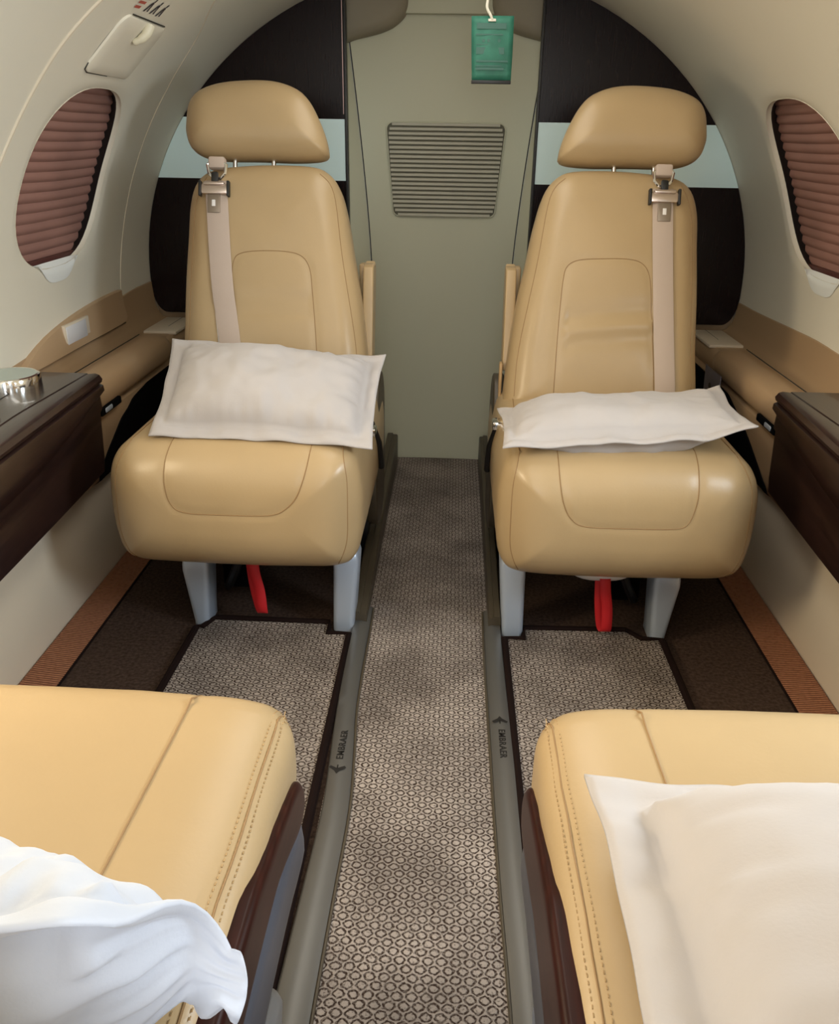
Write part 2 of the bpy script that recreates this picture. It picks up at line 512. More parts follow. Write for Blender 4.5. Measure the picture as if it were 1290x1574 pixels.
# floor, lower walls
bm = bmesh.new(); box(bm, -.80, .80, YF, 2.40, -.03, 0)
struct('floor', bm, M['carpet_dark'], smooth=False)
for s, nm in ((-1, 'left'), (1, 'right')):
    # copper ribbed strip at the foot of the wall
    bm = bmesh.new()
    prof = [(.633, .0012), (.634, .004), (.664, .007), (.694, .010), (.700, .004)]
    ys = [YF+(2.24-YF)*k/40 for k in range(41)]
    grid(bm, lambda i, j: Vector((s*prof[j][0], ys[i], prof[j][1])), 41, len(prof))
    struct('baseboard_'+nm, bm, M['copper'])
    # lower cream side panel
    bm = bmesh.new()
    prof = [(.699, 0), (.697, .03), (.694, .15), (.693, .26), (.690, .268), (.686, .272), (.690, .28), (.700, .285), (.72, .39), (.775, .44), (.80, .50), (.82, .50), (.82, 0)]
    grid(bm, lambda i, j: Vector((s*prof[j][0], ys[i], prof[j][1])), 41, len(prof))
    struct('trim_%d' % (1 if s < 0 else 2), bm, M['liner_low'], angle=50)

# aft wall: centre panel, wings, soffits
def khaki_seam(z):      # half width of centre panel at height z
    t = max(0, min(1, (z-.55)/.55))
    return .192+.052*t**1.35
bm = bmesh.new()
zs = [0+1.26*k/40 for k in range(41)]
grid(bm, lambda i, j: Vector((-.005+(-1+2*j/16)*khaki_seam(zs[i]), 2.345+.006*(1-(-1+2*j/16)**2), zs[i])), 41, 17)
wb = struct('wall_back', bm, M['backwall'])
for s in (-1, 1):
    bm = bmesh.new()
    def f(i, j):
        z = zs[i]; x = khaki_seam(z)*s-.005
        x1 = s*.262-.005
        return Vector((x+s*.0018+(x1-x)*j/4, 2.347-(.062)*(j/4), z))
    grid(bm, f, 41, 5)
    struct('trim_%d' % (3 if s < 0 else 4), bm, M['backwall'])
    bm = bmesh.new()
    tube(bm, [(khaki_seam(z)*s-.005, 2.3455, z) for z in zs], .0016, 6)
    obj('joint', bm, M['groove'], wb)

for s in (-1, 1):
    bm = bmesh.new()
    pts = [(.262, 1.088), (.235, 1.099), (.20, 1.107), (.165, 1.116), (.135, 1.129), (.113, 1.147), (.103, 1.165), (.10, 1.19), (.098, 1.26)]
    pts = [(p.x, p.y) for p in smooth_path([Vector(p) for p in pts], 4)]
    def f(i, j):
        x, z = pts[i]
        yy = (2.343, 2.318, 2.306, 2.300, 2.30)[j]; k = (0, .01, .05, .14, 1)[j]
        return Vector((s*(x+(.266-x)*k), yy, z+(1.263-z)*k))
    grid(bm, f, len(pts), 5)
    struct('trim_%d' % (5 if s < 0 else 6), bm, M['soffit'], angle=60)
bm = bmesh.new()
box(bm, -.115, .115, 2.325, 2.342, 1.156, 1.262, .004)
struct('trim_7', bm, M['backwall'])

# louvred vent grille
vg = thing('vent_grille', (-.003, 2.345, .80), 'khaki louvred vent grille with horizontal slats in the middle of the aft wall', 'vent')
def gx(z):
    t = (z-.69)/(.917-.69); return .136+(.153-.136)*t
bm = bmesh.new()
nz = 21
for k in range(nz):
    z = .694+(.913-.694)*k/(nz-1)
    hw = gx(z)-.003
    e = min(k, nz-1-k)
    hw -= (.011, .004, .001)[e] if e < 3 else 0
    prof = [(.0, -.0042), (-.004, -.0040), (-.0052, -.0028), (-.0046, .0024), (-.0005, .0036)]
    grid(bm, lambda i, j: Vector((-.003-hw+2*hw*i, 2.3445+prof[j][0], z+prof[j][1])), 2, 5)
obj('louvres', bm, mat('louvre_khaki', (.50, .48, .38, 1), .5), vg, smooth=False)
bm = bmesh.new()
out = []
c = .017
for cx_, cz_, a0 in ((gx(.917)-c, .917-c, 0), (-gx(.917)+c, .917-c, 90), (-gx(.69)+c, .69+c, 180), (gx(.69)-c, .69+c, 270)):
    for k in range(7):
        a = math.radians(a0+k*15); out.append((cx_+c*math.cos(a)-.003, cz_+c*math.sin(a)))
bm.faces.new([bm.verts.new((x, 2.3435, z)) for x, z in out])
obj('backing', bm, mat('vent_backing', (.13, .125, .09, 1), .8), vg, smooth=False)
bm = bmesh.new()
tube(bm, [(x, 2.3425, z) for x, z in out]+[(out[0][0], 2.3425, out[0][1])], .0014, 6, False)
obj('rim', bm, M['backwall'], vg)

# ------------------------------------------------------------------ bulkhead panels
def bulk(s):
    nm = 'left' if s < 0 else 'right'
    root = thing('bulkhead_panel', (s*.5, YB, .44),
                 'glossy black wood bulkhead panel with pale mint stripe behind the %s rear seat' % nm, 'panel', 'wood bulkhead panels')
    xi = .246 if s < 0 else .220
    def outer(z):
        if z >= .53: return A*math.sqrt(max(0, 1-((z-ZC)/B)**2))-.0015
        x = A-.0015
        # rounded bottom corner
        zb, r = .442, .07
        if z < zb+r: x = A-.0015-r*.55*(1-math.sqrt(max(0, 1-((zb+r-z)/r)**2)))
        return x
    def slab(z0, z1, m, name, th=.022, yo=0):
        bm = bmesh.new()
        n = 14
        zz = [z0+(z1-z0)*k/n for k in range(n+1)]
        if z0 < .45: zz = [z0, z0+.001, z0+.003, z0+.007, z0+.013, z0+.02, z0+.03, z0+.045, z0+.07]+[z0+.07+(z1-z0-.07)*k/8 for k in range(1, 9)]
        if z1 > 1.2:
            zz = [z0+(z1-z0)*math.sin(k/20*PI/2) for k in range(21)]
        xs = lambda z: max(xi+.002, outer(z))
        f0 = YB-th-yo
        grid(bm, lambda i, j: Vector((s*(xi+(xs(zz[i])-xi)*j/8), f0, zz[i])), len(zz), 9)
        grid(bm, lambda i, j: Vector((s*(xi if j == 0 else xi), f0+j*th, zz[i])), len(zz), 2)
        grid(bm, lambda i, j: Vector((s*xs(zz[i]), f0+j*th, zz[i])), len(zz), 2)
        grid(bm, lambda i, j: Vector((s*(xi+(xs(zz[0])-xi)*j/8), f0+i*th, zz[0])), 2, 9)
        grid(bm, lambda i, j: Vector((s*(xi+(xs(zz[-1])-xi)*j/8), f0+i*th, zz[-1])), 2, 9)
        bmesh.ops.remove_doubles(bm, verts=bm.verts, dist=.0002)
        return obj(name, bm, m, root, angle=30)
    zs0, zs1 = .779, .919
    slab(zs1, 1.236, M['wood'], 'upper_veneer')
    slab(.442, zs0, M['wood'], 'lower_veneer')
    slab(zs0, zs1, M['mint'], 'mint_stripe', yo=.0006)
    bm = bmesh.new()
    box(bm, s*xi-.003, s*xi+.003, YB-.026, YB+.004, .442, 1.24, .001)
    obj('edge_strip', bm, M['black'], root)
    if s < 0:
        bm = bmesh.new(); box(bm, s*xi-.0065, s*xi-.0045, YB-.0245, YB-.018, .93, 1.235)
        obj('metal_bead', bm, mat('bead', (.35, .24, .22, 1), .3, metal=.7), root)
    # carcass behind, closes the cabin behind the seats
    bm = bmesh.new()
    box(bm, min(s*(xi+.004), s*.79), max(s*(xi+.004), s*.79), YB+.001, YB+.09, .0, .56)
    obj('lower_carcass', bm, M['belt_tan'], root, smooth=False)
    return root
bulk(-1); bulk(1)

# ------------------------------------------------------------------ liner seams, hatch, sticker
def on_liner(side, y, z, dr=0):
    t = th_z(z); x, zz = ell(t, dr); return Vector((side*x, y, zz))
M['seamline'] = mat('liner_joint', (.70, .62, .48, 1), .5)
bm = bmesh.new()
p = smooth_path([(-1, 1.825, 1.113), (-1, 1.94, 1.059), (-1, 1.995, .99), (-1, 2.02, .926), (-1, 2.04, .831), (-1, 2.045, .717), (-1, 2.035, .615), (-1, 2.02, .535)], 6)
tube(bm, [on_liner(-1, q.y, q.z, 0) for q in p], .0016, 6)
struct('trim_8', bm, M['seamline'])
bm = bmesh.new()
p = smooth_path([(-1, 1.447, 1.12), (-1, 1.435, 1.061), (-1, 1.426, 1.006), (-1, 1.424, .943), (-1, 1.418, .878), (-1, 1.405, .80), (-1, 1.40, .70), (-1, 1.40, .56)], 6)
tube(bm, [on_liner(-1, q.y, q.z, 0) for q in p], .0035, 6)
struct('trim_9', bm, M['seamline'])

hatch = thing('oxygen_hatch', on_liner(-1, 1.64, 1.015), 'cream access hatch with small pull latch above the left window', 'hatch')
bm = bmesh.new()
def rr2(y0, y1, z0, z1, c, n=6):
    o = []
    for cy, cz, a0 in ((y1-c, z1-c, 0), (y0+c, z1-c, 90), (y0+c, z0+c, 180), (y1-c, z0+c, 270)):
        for k in range(n+1):
            a = math.radians(a0+90*k/n); o.append((cy+c*math.cos(a), cz+c*math.sin(a)))
    return o
lp = rr2(1.552, 1.752, .972, 1.057, .016)
ctr = (1.65, 1.015)
lv = [(1.0, 0), (.985, -.0035), (.95, -.005), (.6, -.0055), (.2, -.0055)]
grid(bm, lambda i, j: on_liner(-1, ctr[0]+(lp[i][0]-ctr[0])*lv[j][0], ctr[1]+(lp[i][1]-ctr[1])*lv[j][0], lv[j][1]), len(lp), 5, closeu=True)
bm.faces.new([v for v in bm.verts][4::5])
obj('hatch_door', bm, M['liner'], hatch)
bm = bmesh.new()
tube(bm, [on_liner(-1, 1.575+.16*k/8, 1.0585, -.0015) for k in range(9)], .0014, 6)
obj('gap', bm, M['groove'], hatch)
bm = bmesh.new()
tube(bm, [on_liner(-1, 1.553, .985, -.001), on_liner(-1, 1.556, .975, -.001), on_liner(-1, 1.57, .971, -.001), on_liner(-1, 1.66, .971, -.0005)], .0010, 6)
obj('gap', bm, M['groove'], hatch)
bm = bmesh.new()
pts = [on_liner(-1, 1.655, 1.056, -.006), on_liner(-1, 1.652, 1.048, -.012), on_liner(-1, 1.648, 1.038, -.013), on_liner(-1, 1.646, 1.028, -.008)]
tube(bm, smooth_path(pts, 4), [.009]*3+[.0085]*3+[.0075]*3+[.006]*3+[.004], 10)
obj('latch', bm, mat('latch_cream', (.72, .68, .52, 1), .35), hatch)

st = thing('instruction_sticker', on_liner(-1, 1.64, 1.075), 'printed instruction sticker in red and dark ink above the hatch', 'sticker')
def decal(polys, m, name):
    bm = bmesh.new()
    for poly in polys:
        bm.faces.new([bm.verts.new(on_liner(-1, y, z, -.0012)) for y, z in poly])
    return obj(name, bm, m, st, smooth=False)
reds = []
for k in range(3):
    y0 = 1.555; z0 = 1.066+k*.0065
    reds.append([(y0, z0), (y0+.022+.004*k, z0+.001), (y0+.022+.004*k, z0+.0045), (y0, z0+.0035)])
decal(reds, M['sticker_red'], 'red_text')
dk = []
for k in range(3):
    y0 = 1.598+k*.030; z0 = 1.066
    dk += [[(y0, z0), (y0+.005, z0), (y0+.010, z0+.012), (y0+.005, z0+.013)],
           [(y0+.006, z0+.010), (y0+.014, z0+.009), (y0+.015, z0+.0125), (y0+.007, z0+.014)],
           [(y0+.010, z0+.0135), (y0+.014, z0+.0135), (y0+.015, z0+.018), (y0+.010, z0+.018)],
           [(y0+.014, z0+.001), (y0+.019, z0+.001), (y0+.015, z0+.010), (y0+.011, z0+.010)]]
decal(dk, M['sticker_dark'], 'pictogram')

# ------------------------------------------------------------------ side ledges (armrest consoles)
def console(s):
    nm = 'left' if s < 0 else 'right'
    root = thing('side_ledge', (s*.70, 1.80, .30), 'tan moulded side ledge with padded lid along the %s wall beside the rear seat' % nm, 'ledge', 'side ledges')
    X = lambda x: s*x
    # belt trim between ledge and liner
    bm = bmesh.new()
    ys = [.2+(YB-.025-.2)*k/40 for k in range(41)]
    def zt(y):
        if s < 0: return .483+.040*max(0, min(1, (y-1.45)/.65)) if y > 1.0 else .47
        return .503+.012*max(0, min(1, (2.1-y)/.4))-.020*max(0, (1.75-y)/.6)
    prof = lambda y: [(.710, .425), (.735, .427), (.752, .432), (.762, .445), (.769, .465), (.7735, zt(y)-.002), (.779, zt(y))]
    grid(bm, lambda i, j: Vector((X(prof(ys[i])[j][0]), ys[i], prof(ys[i])[j][1])), 41, 7)
    obj('belt_trim', bm, M['belt_tan'], root)
    # ledge body: top behind the lid, inner face down to the wall panel
    bm = bmesh.new()
    ys2 = [1.487+(YB-.026-1.487)*k/30 for k in range(31)]
    bp = [(.74, .428), (.70, .4285), (.672, .428), (.660, .424), (.655, .414), (.655, .386), (.662, .380), (.662, .376), (.650, .372), (.650, .350), (.655, .33), (.668, .26), (.674, .235), (.690, .225), (.70, .22)]
    grid(bm, lambda i, j: Vector((X(bp[j][0]), ys2[i], bp[j][1])), 31, len(bp))
    # front end cap
    bm.faces.new([bm.verts.new((X(x), 1.487, z)) for x, z in bp])
    obj('ledge_body', bm, M['lid_tan'], root, angle=50)
    # padded lid
    y0, y1 = 1.487, 1.955
    bm = bmesh.new()
    lp = [(.715, .380), (.715, .436), (.712, .4405), (.69, .443), (.665, .4425), (.650, .439), (.641, .430), (.638, .416), (.640, .396), (.648, .386), (.654, .383)]
    def f(i, j):
        y = y0+(y1-y0)*i/30; x, z = lp[j]
        e = y1-y
        if e < .03:                          # rounded aft corner
            r = .03; k = r-math.sqrt(max(0, r*r-(r-e)**2))
            if x < .69: x = x+k*.9*(.69-x)/.05
            z = z-(k*.25 if z > .41 else 0)
        return Vector((X(x), y, z))
    vs = grid(bm, f, 31, len(lp))
    bm.faces.new(vs[-1]); bm.faces.new(vs[0])
    lid = obj('lid', bm, M['lid_tan'], root, angle=60)
    bm = bmesh.new()
    tube(bm, [(X(.7165), y0+.01, .4415), (X(.7165), y1-.01, .4415)], .0012, 6)
    tube(bm, [(X(.714), y1+.003, .4345), (X(.69), y1+.003, .4335), (X(.668), y1+.001, .433), (X(.657), y1-.012, .430)], .0012, 6)
    obj('lid_gap', bm, M['groove'], root)
    # finger recess / latch under the lid front
    bm = bmesh.new(); box(bm, min(X(.636), X(.652)), max(X(.636), X(.652)), 1.50, 1.60, .378, .393, .003)
    obj('latch_recess', bm, M['void'], lid)
    bm = bmesh.new(); box(bm, min(X(.634), X(.650)), max(X(.634), X(.650)), 1.515, 1.55, .381, .391, .003)
    obj('latch_button', bm, M['metal'], lid)
    # pale square pad on the aft end of the ledge
    bm = bmesh.new(); box(bm, min(X(.652), X(.735)), max(X(.652), X(.735)), 2.02, 2.20, .426, .4345, .003)
    pad = obj('aft_cover', bm, M['liner_low'], root, label='pale cover plate at the aft end of the ledge')
    bm = bmesh.new(); box(bm, min(X(.69), X(.691)), max(X(.69), X(.691)), 2.08, 2.20, .4343, .4348)
    obj('slit', bm, M['groove'], pad)
    # black sheet painting in the dark side recess next to the seat
    bm = bmesh.new()
    if s < 0: pl = [(1.530, .262), (1.562, .290), (1.626, .338), (1.69, .362), (1.78, .371), (2.22, .371), (2.22, .224), (1.510, .224)]
    else: pl = [(1.57, .245), (1.62, .280), (1.667, .310), (1.73, .345), (1.82, .369), (2.22, .371), (2.22, .224), (1.560, .224)]
    def bx(z):
        for (xa, za), (xb, zb) in zip(bp[:-1], bp[1:]):
            if zb <= z <= za and za > zb: return xa+(xb-xa)*(za-z)/(za-zb)
        return .65
    up = [q for q in pl if q[1] > .23]
    def ztop(y):
        for (ya, za), (yb, zb) in zip(up[:-1], up[1:]):
            if ya <= y <= yb: return za+(zb-za)*(y-ya)/(yb-ya)
        return up[-1][1] if y > up[0][0] else .226
    yy = [pl[-1][0], up[0][0]]+[up[0][0]+(2.2-up[0][0])*(k/40)**1.5 for k in range(1, 41)]
    zz_ = lambda i, j: .224+(ztop(yy[i])-.224)*j/14
    grid(bm, lambda i, j: Vector((X(bx(zz_(i, j))-.004), yy[i], zz_(i, j))), len(yy), 15)
    grid(bm, lambda i, j: Vector((X(bx(zz_(i, 14))-.004+.006*j), yy[i], zz_(i, 14))), len(yy), 2)
    grid(bm, lambda i, j: Vector((X(bx(zz_(0, j))-.004+.006*i), yy[0], zz_(0, j))), 2, 15)
    obj('side_pocket', bm, M['void'], root, smooth=False, label='black sheet standing for the dark pocket recess below the ledge')
    if s < 0:
        # oval trim piece with a switch
        bm = bmesh.new()
        op = smooth_path([Vector(q) for q in [(1.47, .466), (1.50, .481), (1.60, .507), (1.72, .524), (1.86, .534), (1.985, .536), (2.0, .530), (2.0, .485), (1.99, .468), (1.95, .463), (1.70, .462), (1.50, .461)]], 3, True)
        xb = lambda z: min(.777, .768+.22*(z-.462))
        def P(q, k, dr):
            c = Vector((max(1.56, min(1.94, q.x)), .49))
            p = c+(q-c)*k
            return Vector((-(xb(p.y)+dr), p.x, p.y))
        lv = [(1.0, .003), (1.0, -.009), (.97, -.011), (.5, -.012), (.0, -.012)]
        vs = grid(bm, lambda i, j: P(op[i], *lv[j]), len(op), 5, closeu=True)
        bmesh.ops.remove_doubles(bm, verts=bm.verts, dist=.0002)
        oval = obj('bezel', bm, M['lid_tan'], root)
        bm = bmesh.new(); tube(bm, [(-.7655, 1.465+.53*k/6, .4595) for k in range(7)], .0016, 6)
        obj('bezel_gap', bm, M['groove'], root)
        bm = bmesh.new(); box(bm, -(A-.010), -(A-.0185), 1.665, 1.762, .477, .513, .0015)
        obj('switch', bm, M['switch'], oval, label='white rectangular switch')
        bm = bmesh.new(); box(bm, -(A-.009), -(A-.0170), 1.66, 1.780, .473, .517, .0015)
        obj('switch_surround', bm, M['liner_low'], oval)
    return root
console(-1); console(1)

# safety card on the right
sc = thing('safety_card', (.652, 1.90, .30), 'blue-grey folded card standing in the pocket beside the right rear seat', 'card')
bm = bmesh.new()
c0 = [(.628, 1.945, .405), (.620, 1.80, .412), (.622, 1.78, .20), (.632, 1.92, .20)]
c1 = [(x+.0015, y, z) for x, y, z in c0]
a = [bm.verts.new(p) for p in c0]; b = [bm.verts.new(p) for p in c1]
bm.faces.new(a); bm.faces.new(b)
for i in range(4): bm.faces.new((a[i], a[(i+1) % 4], b[(i+1) % 4], b[i]))
obj('card_sheet', bm, M['card'], sc, smooth=False)
bm = bmesh.new(); bm.faces.new([bm.verts.new((.6225, 1.875+.010*math.cos(k*PI/5), .372+.007*math.sin(k*PI/5))) for k in range(10)])
obj('emblem', bm, M['card_dark'], sc, smooth=False)

# ------------------------------------------------------------------ dark wood side cabinets
def cabinet(s):
    nm = 'left' if s < 0 else 'right'
    extra = 'with round chrome cup holder lid' if s < 0 else 'without any cup holder'
    root = thing('side_cabinet', (s*.70, .95, .28), 'curved dark espresso wood side cabinet %s, on the %s wall' % (extra, nm), 'cabinet', 'wood side cabinets')
    ys = [1.485-1.15*(k/30) for k in range(31)]
    def xe(y):      # inner top edge
        t = (1.485-y)
        return .624-.055*t+.02*t*t
    zt, zb = .468, .272
    # front face profile as (dx, z) relative to edge (dx>0 = toward wall)
    lowp = [(.004, .455), (.000, .448), (-.004, .436), (.002, .430), (.004, .425)]
    def body(i, j):
        y = ys[i]; t = min(1, (1.485-y)/.35)
        prof = [(.006, .452), (.004, .40-.03*t), (.009, .392-.03*t), (.010, .37-.03*t), (.014, .30), (.018, zb), (.028, zb-.004), (.066, zb-.004)]
        dx, z = prof[j]
        return Vector((s*(xe(y)+dx), y, z))
    bm = bmesh.new(); vs = grid(bm, body, 31, 8)
    bk = [bm.verts.new((s*.765, y, .452)) for y in ys]
    # aft end face
    e = [v for v in vs[0]]
    w1 = bm.verts.new((s*.700, ys[0], zb)); w2 = bm.verts.new((s*.765, ys[0], .452))
    bm.faces.new(e+[w1, w2])
    obj('cabinet_body', bm, M['wood_brown'], root, angle=35)
    # upper band, slightly proud, lighter reflections
    bm = bmesh.new()
    def band(i, j):
        y = ys[i]; t = min(1, (1.485-y)/.45); h = .008+.050*math.sin(t*PI/2)
        prof = [(.005, .450), (-.004, .446), (-.005, .440-h*.5), (.001, .438-h), (.006, .436-h)]
        dx, z = prof[j]
        return Vector((s*(xe(y)+dx), y, z))
    grid(bm, band, 31, 5)
    obj('edge_band', bm, M['wood_brown'], root, angle=60)
    # top with rounded rim
    bm = bmesh.new()
    def top(i, j):
        y = ys[i]
        k = min(1, (1.485-y)/.25); r = .012+.02*k
        prof = [(.006, .450), (-.002, .452), (-.004, .458), (.001, .4655), (.008, zt), (.010+r, zt-.0015), (.012+r, zt), (.05+r, zt), (.14, zt), (.20, zt)]
        dx, z = prof[j]
        x = min(.7695, xe(y)+dx)
        return Vector((s*x, y, z))
    vs = grid(bm, top, 31, 10)
    bm.faces.new(vs[0]+[bm.verts.new((s*.765, ys[0], .450))])
    obj('table_top', bm, M['wood_brown'], root, angle=35)
    bm = bmesh.new()
    tube(bm, [(s*(xe(y)+.105), y, zt+.0003) for y in ys[1:]], .0008, 5)
    obj('leaf_joint', bm, M['groove'], root)
    if s < 0:
        cx, cy, R = -.742, 1.385, .052
        bm = bmesh.new()
        prof = [(R*.9, zt-.001), (R, zt), (R, zt+.017), (R*.97, zt+.021), (R*.9, zt+.0225), (R*.87, zt+.0215)]
        grid(bm, lambda i, j: Vector((cx+prof[j][0]*math.cos(2*PI*i/48), cy+prof[j][0]*math.sin(2*PI*i/48), prof[j][1])), 48, 6, closeu=True)
        cup = obj('cup_holder', bm, M['chrome'], root, label='round chrome cup holder rim')
        bm = bmesh.new()
        bm.faces.new([bm.verts.new((cx+R*.88*math.cos(2*PI*i/48), cy+R*.88*math.sin(2*PI*i/48), zt+.0216)) for i in range(48)])
        obj('cup_lid', bm, M['cup_top'], cup, smooth=False)
        bm = bmesh.new()
        tube(bm, [(-.672, 1.196, zt), (-.672, 1.196, zt+.004)], .008, 16)
        obj('button', bm, M['chrome'], root)
    return root
cabinet(-1); cabinet(1)

# ------------------------------------------------------------------ floor: aisle carpet, mats, rails
def slabpoly(poly, z0, z1):
    bm = bmesh.new()
    a = [bm.verts.new((x, y, z1)) for x, y in poly]; b = [bm.verts.new((x, y, z0)) for x, y in poly]
    bm.faces.new(a); bm.faces.new(b)
    n = len(poly)
    for i in range(n): bm.faces.new((a[i], a[(i+1) % n], b[(i+1) % n], b[i]))
    return bm
tag(obj('aisle_carpet', slabpoly([(-.135, YF+.02), (.135, YF+.02), (.135, 2.34), (-.135, 2.34)], .0004, .003), M['carpet'], smooth=False),
    'long aisle runner with small dark ring pattern between the two metal rails', 'carpet')
def fmat(s):
    nm = 'left' if s < 0 else 'right'
    if s < 0: P = [(-.149, .0), (-.149, 1.345), (-.190, 1.347), (-.193, 1.386), (-.418, 1.388), (-.436, 1.352), (-.447, 1.350), (-.470, .0)]
    else: P = [(.150, .0), (.148, 1.350), (.184, 1.352), (.188, 1.391), (.385, 1.397), (.412, 1.366), (.450, 1.364), (.462, .0)]
    root = thing('floor_mat', (s*.3, .7, 0), 'beige ring-patterned floor mat with black bound edge before the %s rear seat' % nm, 'floor mat', 'bound floor mats')
    obj('pile', slabpoly(P, .001, .007), M['carpet'], root, smooth=False)
    bm = bmesh.new()
    tube(bm, [(x, y, .006) for x, y in P]+[(P[0][0], P[0][1], .006)], .0072, 8, False)
    obj('binding', bm, M['binding'], root, label='black bound edge')
fmat(-1); fmat(1)

# dark thin lines along copper strips
for s in (-1, 1):
    bm = bmesh.new(); tube(bm, [(s*.632, YF+.01, .002), (s*.632, 2.2, .002)], .0022, 6)
    obj('joint', bm, M['binding'], bpy.data.objects['baseboard_'+('left' if s < 0 else 'right')])

def rail(s):
    nm = 'left' if s < 0 else 'right'
    if s < 0:
        K = [(-.6, -.145, -.098), (.0, -.150, -.100), (.30, -.152, -.100), (.58, -.143, -.100), (.75, -.137, -.098), (.89, -.133, -.096), (1.0, -.137, -.102), (1.11, -.142, -.1105), (1.22, -.145, -.113), (1.35, -.146, -.113), (1.45, -.146, -.114)]
    else:
        K = [(-.6, .158, .118), (.0, .160, .120), (.30, .160, .121), (.59, .156, .119), (.75, .152, .115), (.90, .148, .1125), (1.0, .147, .112), (1.11, .145, .111), (1.22, .143, .110), (1.35, .142, .110), (1.45, .142, .111)]
    root = thing('floor_rail', (s*.125, .9, 0), 'satin metal aisle rail with black brand marking along the %s side of the aisle carpet' % nm, 'rail', 'aisle floor rails')
    pts = smooth_path([Vector(k) for k in K], 5)
    bm = bmesh.new()
    def f(i, j):
        y, xo, xi = pts[i]
        t = [0, 0, .08, .5, .90, 1.0, 1.0][j]; z = [.001, .0085, .0115, .0115, .0085, .006, .001][j]
        return Vector((xo+(xi-xo)*t, y, z))
    vs = grid(bm, f, len(pts), 7)
    obj('metal_strip', bm, M['rail'], root, angle=50)
    bm = bmesh.new()
    tube(bm, [(p.z-s*.0022, p.x, .0042) for p in pts], .0022, 6)
    obj('inner_lip', bm, M['brown_plastic'], root)
    # raised rear rail between seat and aisle, its shade painted as dark brown
    bm = bmesh.new()
    ry = [1.39+(2.30-1.39)*k/16 for k in range(17)]
    xo, xi = (-.150, -.120) if s < 0 else (.142, .118)
    def g(i, j):
        y = ry[i]; h = .030+.062*min(1, (y-1.39)/.75)
        prof = [(0, 0), (0, h-.003), (.08, h), (.52, h), (.56, h-.004), (.92, h-.004), (1, h-.008), (1, 0)]
        u, z = prof[j]; return Vector((xo+(xi-xo)*u, y, z+.001))
    vs = grid(bm, g, 17, 8); bm.faces.new(vs[0]); bm.faces.new(vs[-1])
    obj('rear_rail', bm, [M['brown_plastic']], root, angle=30, label='raised rail section with its shade painted in as dark brown')
    # marking
    def text(body, size, loc, rotz, m):
        cu = bpy.data.curves.new('t', 'FONT'); cu.body = body; cu.size = size; cu.extrude = .0002
        cu.align_x = 'LEFT'; cu.align_y = 'CENTER'; cu.space_character = 1.12; cu.offset = .00035
        o = bpy.data.objects.new('t', cu); C.objects.link(o)
        dg = bpy.context.evaluated_depsgraph_get()
        me = bpy.data.meshes.new_from_object(o.evaluated_get(dg)); bpy.data.objects.remove(o)
        bm = bmesh.new(); bm.from_mesh(me); bpy.data.meshes.remove(me)
        bmesh.ops.transform(bm, matrix=Matrix.Translation(loc) @ Matrix.Rotation(rotz, 4, 'Z'), verts=bm.verts)
        return obj('lettering', bm, m, root, smooth=False)
    if s < 0: x, y, rz = -.1205, .990, PI/2
    else: x, y, rz = .1275, 1.076, -PI/2
    if s > 0: x = .1290
    text('EMBRAER', .0148, (x, y, .0117), rz, M['lettering'])
    # chevron bird emblem, tip pointing away from the word
    d = -1 if s < 0 else 1
    ex, ey = (-.1215, .972) if s < 0 else (.1275, 1.095)
    bm = bmesh.new()
    def tri(*pp): bm.faces.new([bm.verts.new((ex+px, ey+d*py, .0121)) for px, py in pp])
    for q in (1, -1):
        tri((0, .014), (q*.004, .0075), (0, .002))
        tri((q*.004, .0075), (q*.013, .0005), (q*.0105, -.0035), (0, .002))
    tri((-.0012, .003), (.0012, .003), (.0010, -.0055), (-.0010, -.0055))
    bmesh.ops.remove_doubles(bm, verts=bm.verts, dist=.0001)
    obj('emblem', bm, M['lettering'], root, smooth=False)
rail(-1); rail(1)

# ------------------------------------------------------------------ seats
CUSH = [(-.219, .29), (-.215, .345), (-.198, .385), (-.165, .407), (-.10, .414), (0, .415), (.10, .413), (.170, .408), (.205, .390), (.217, .345), (.219, .29),
        (.216, .235), (.205, .200), (.178, .182), (.10, .177), (0, .176), (-.10, .178), (-.175, .182), (-.205, .200), (-.216, .240)]
BACKL = [(-.189, .0), (-.182, .101), (-.178, .218), (-.173, .296), (-.169, .362), (-.155, .407), (-.122, .432), (-.057, .441), (.009, .444), (.074, .442), (.107, .431), (.132, .400), (.149, .340), (.163, .264), (.178, .188), (.190, .097), (.198, .0), (.195, -.03), (.10, -.05), (-.10, -.05), (-.185, -.03)]
HEADL = [(-.178, .523), (-.172, .56), (-.149, .585), (-.097, .601), (-.019, .605), (.033, .594), (.066, .570), (.093, .521), (.106, .478), (.100, .461), (.048, .455), (-.031, .456), (-.122, .457), (-.164, .472), (-.177, .498)]
TH = math.radians(18)

def leather_wr(seed, amp, sc):
    return lambda p, d: amp*noise.noise(Vector((p.x*sc, p.y*sc, seed)))

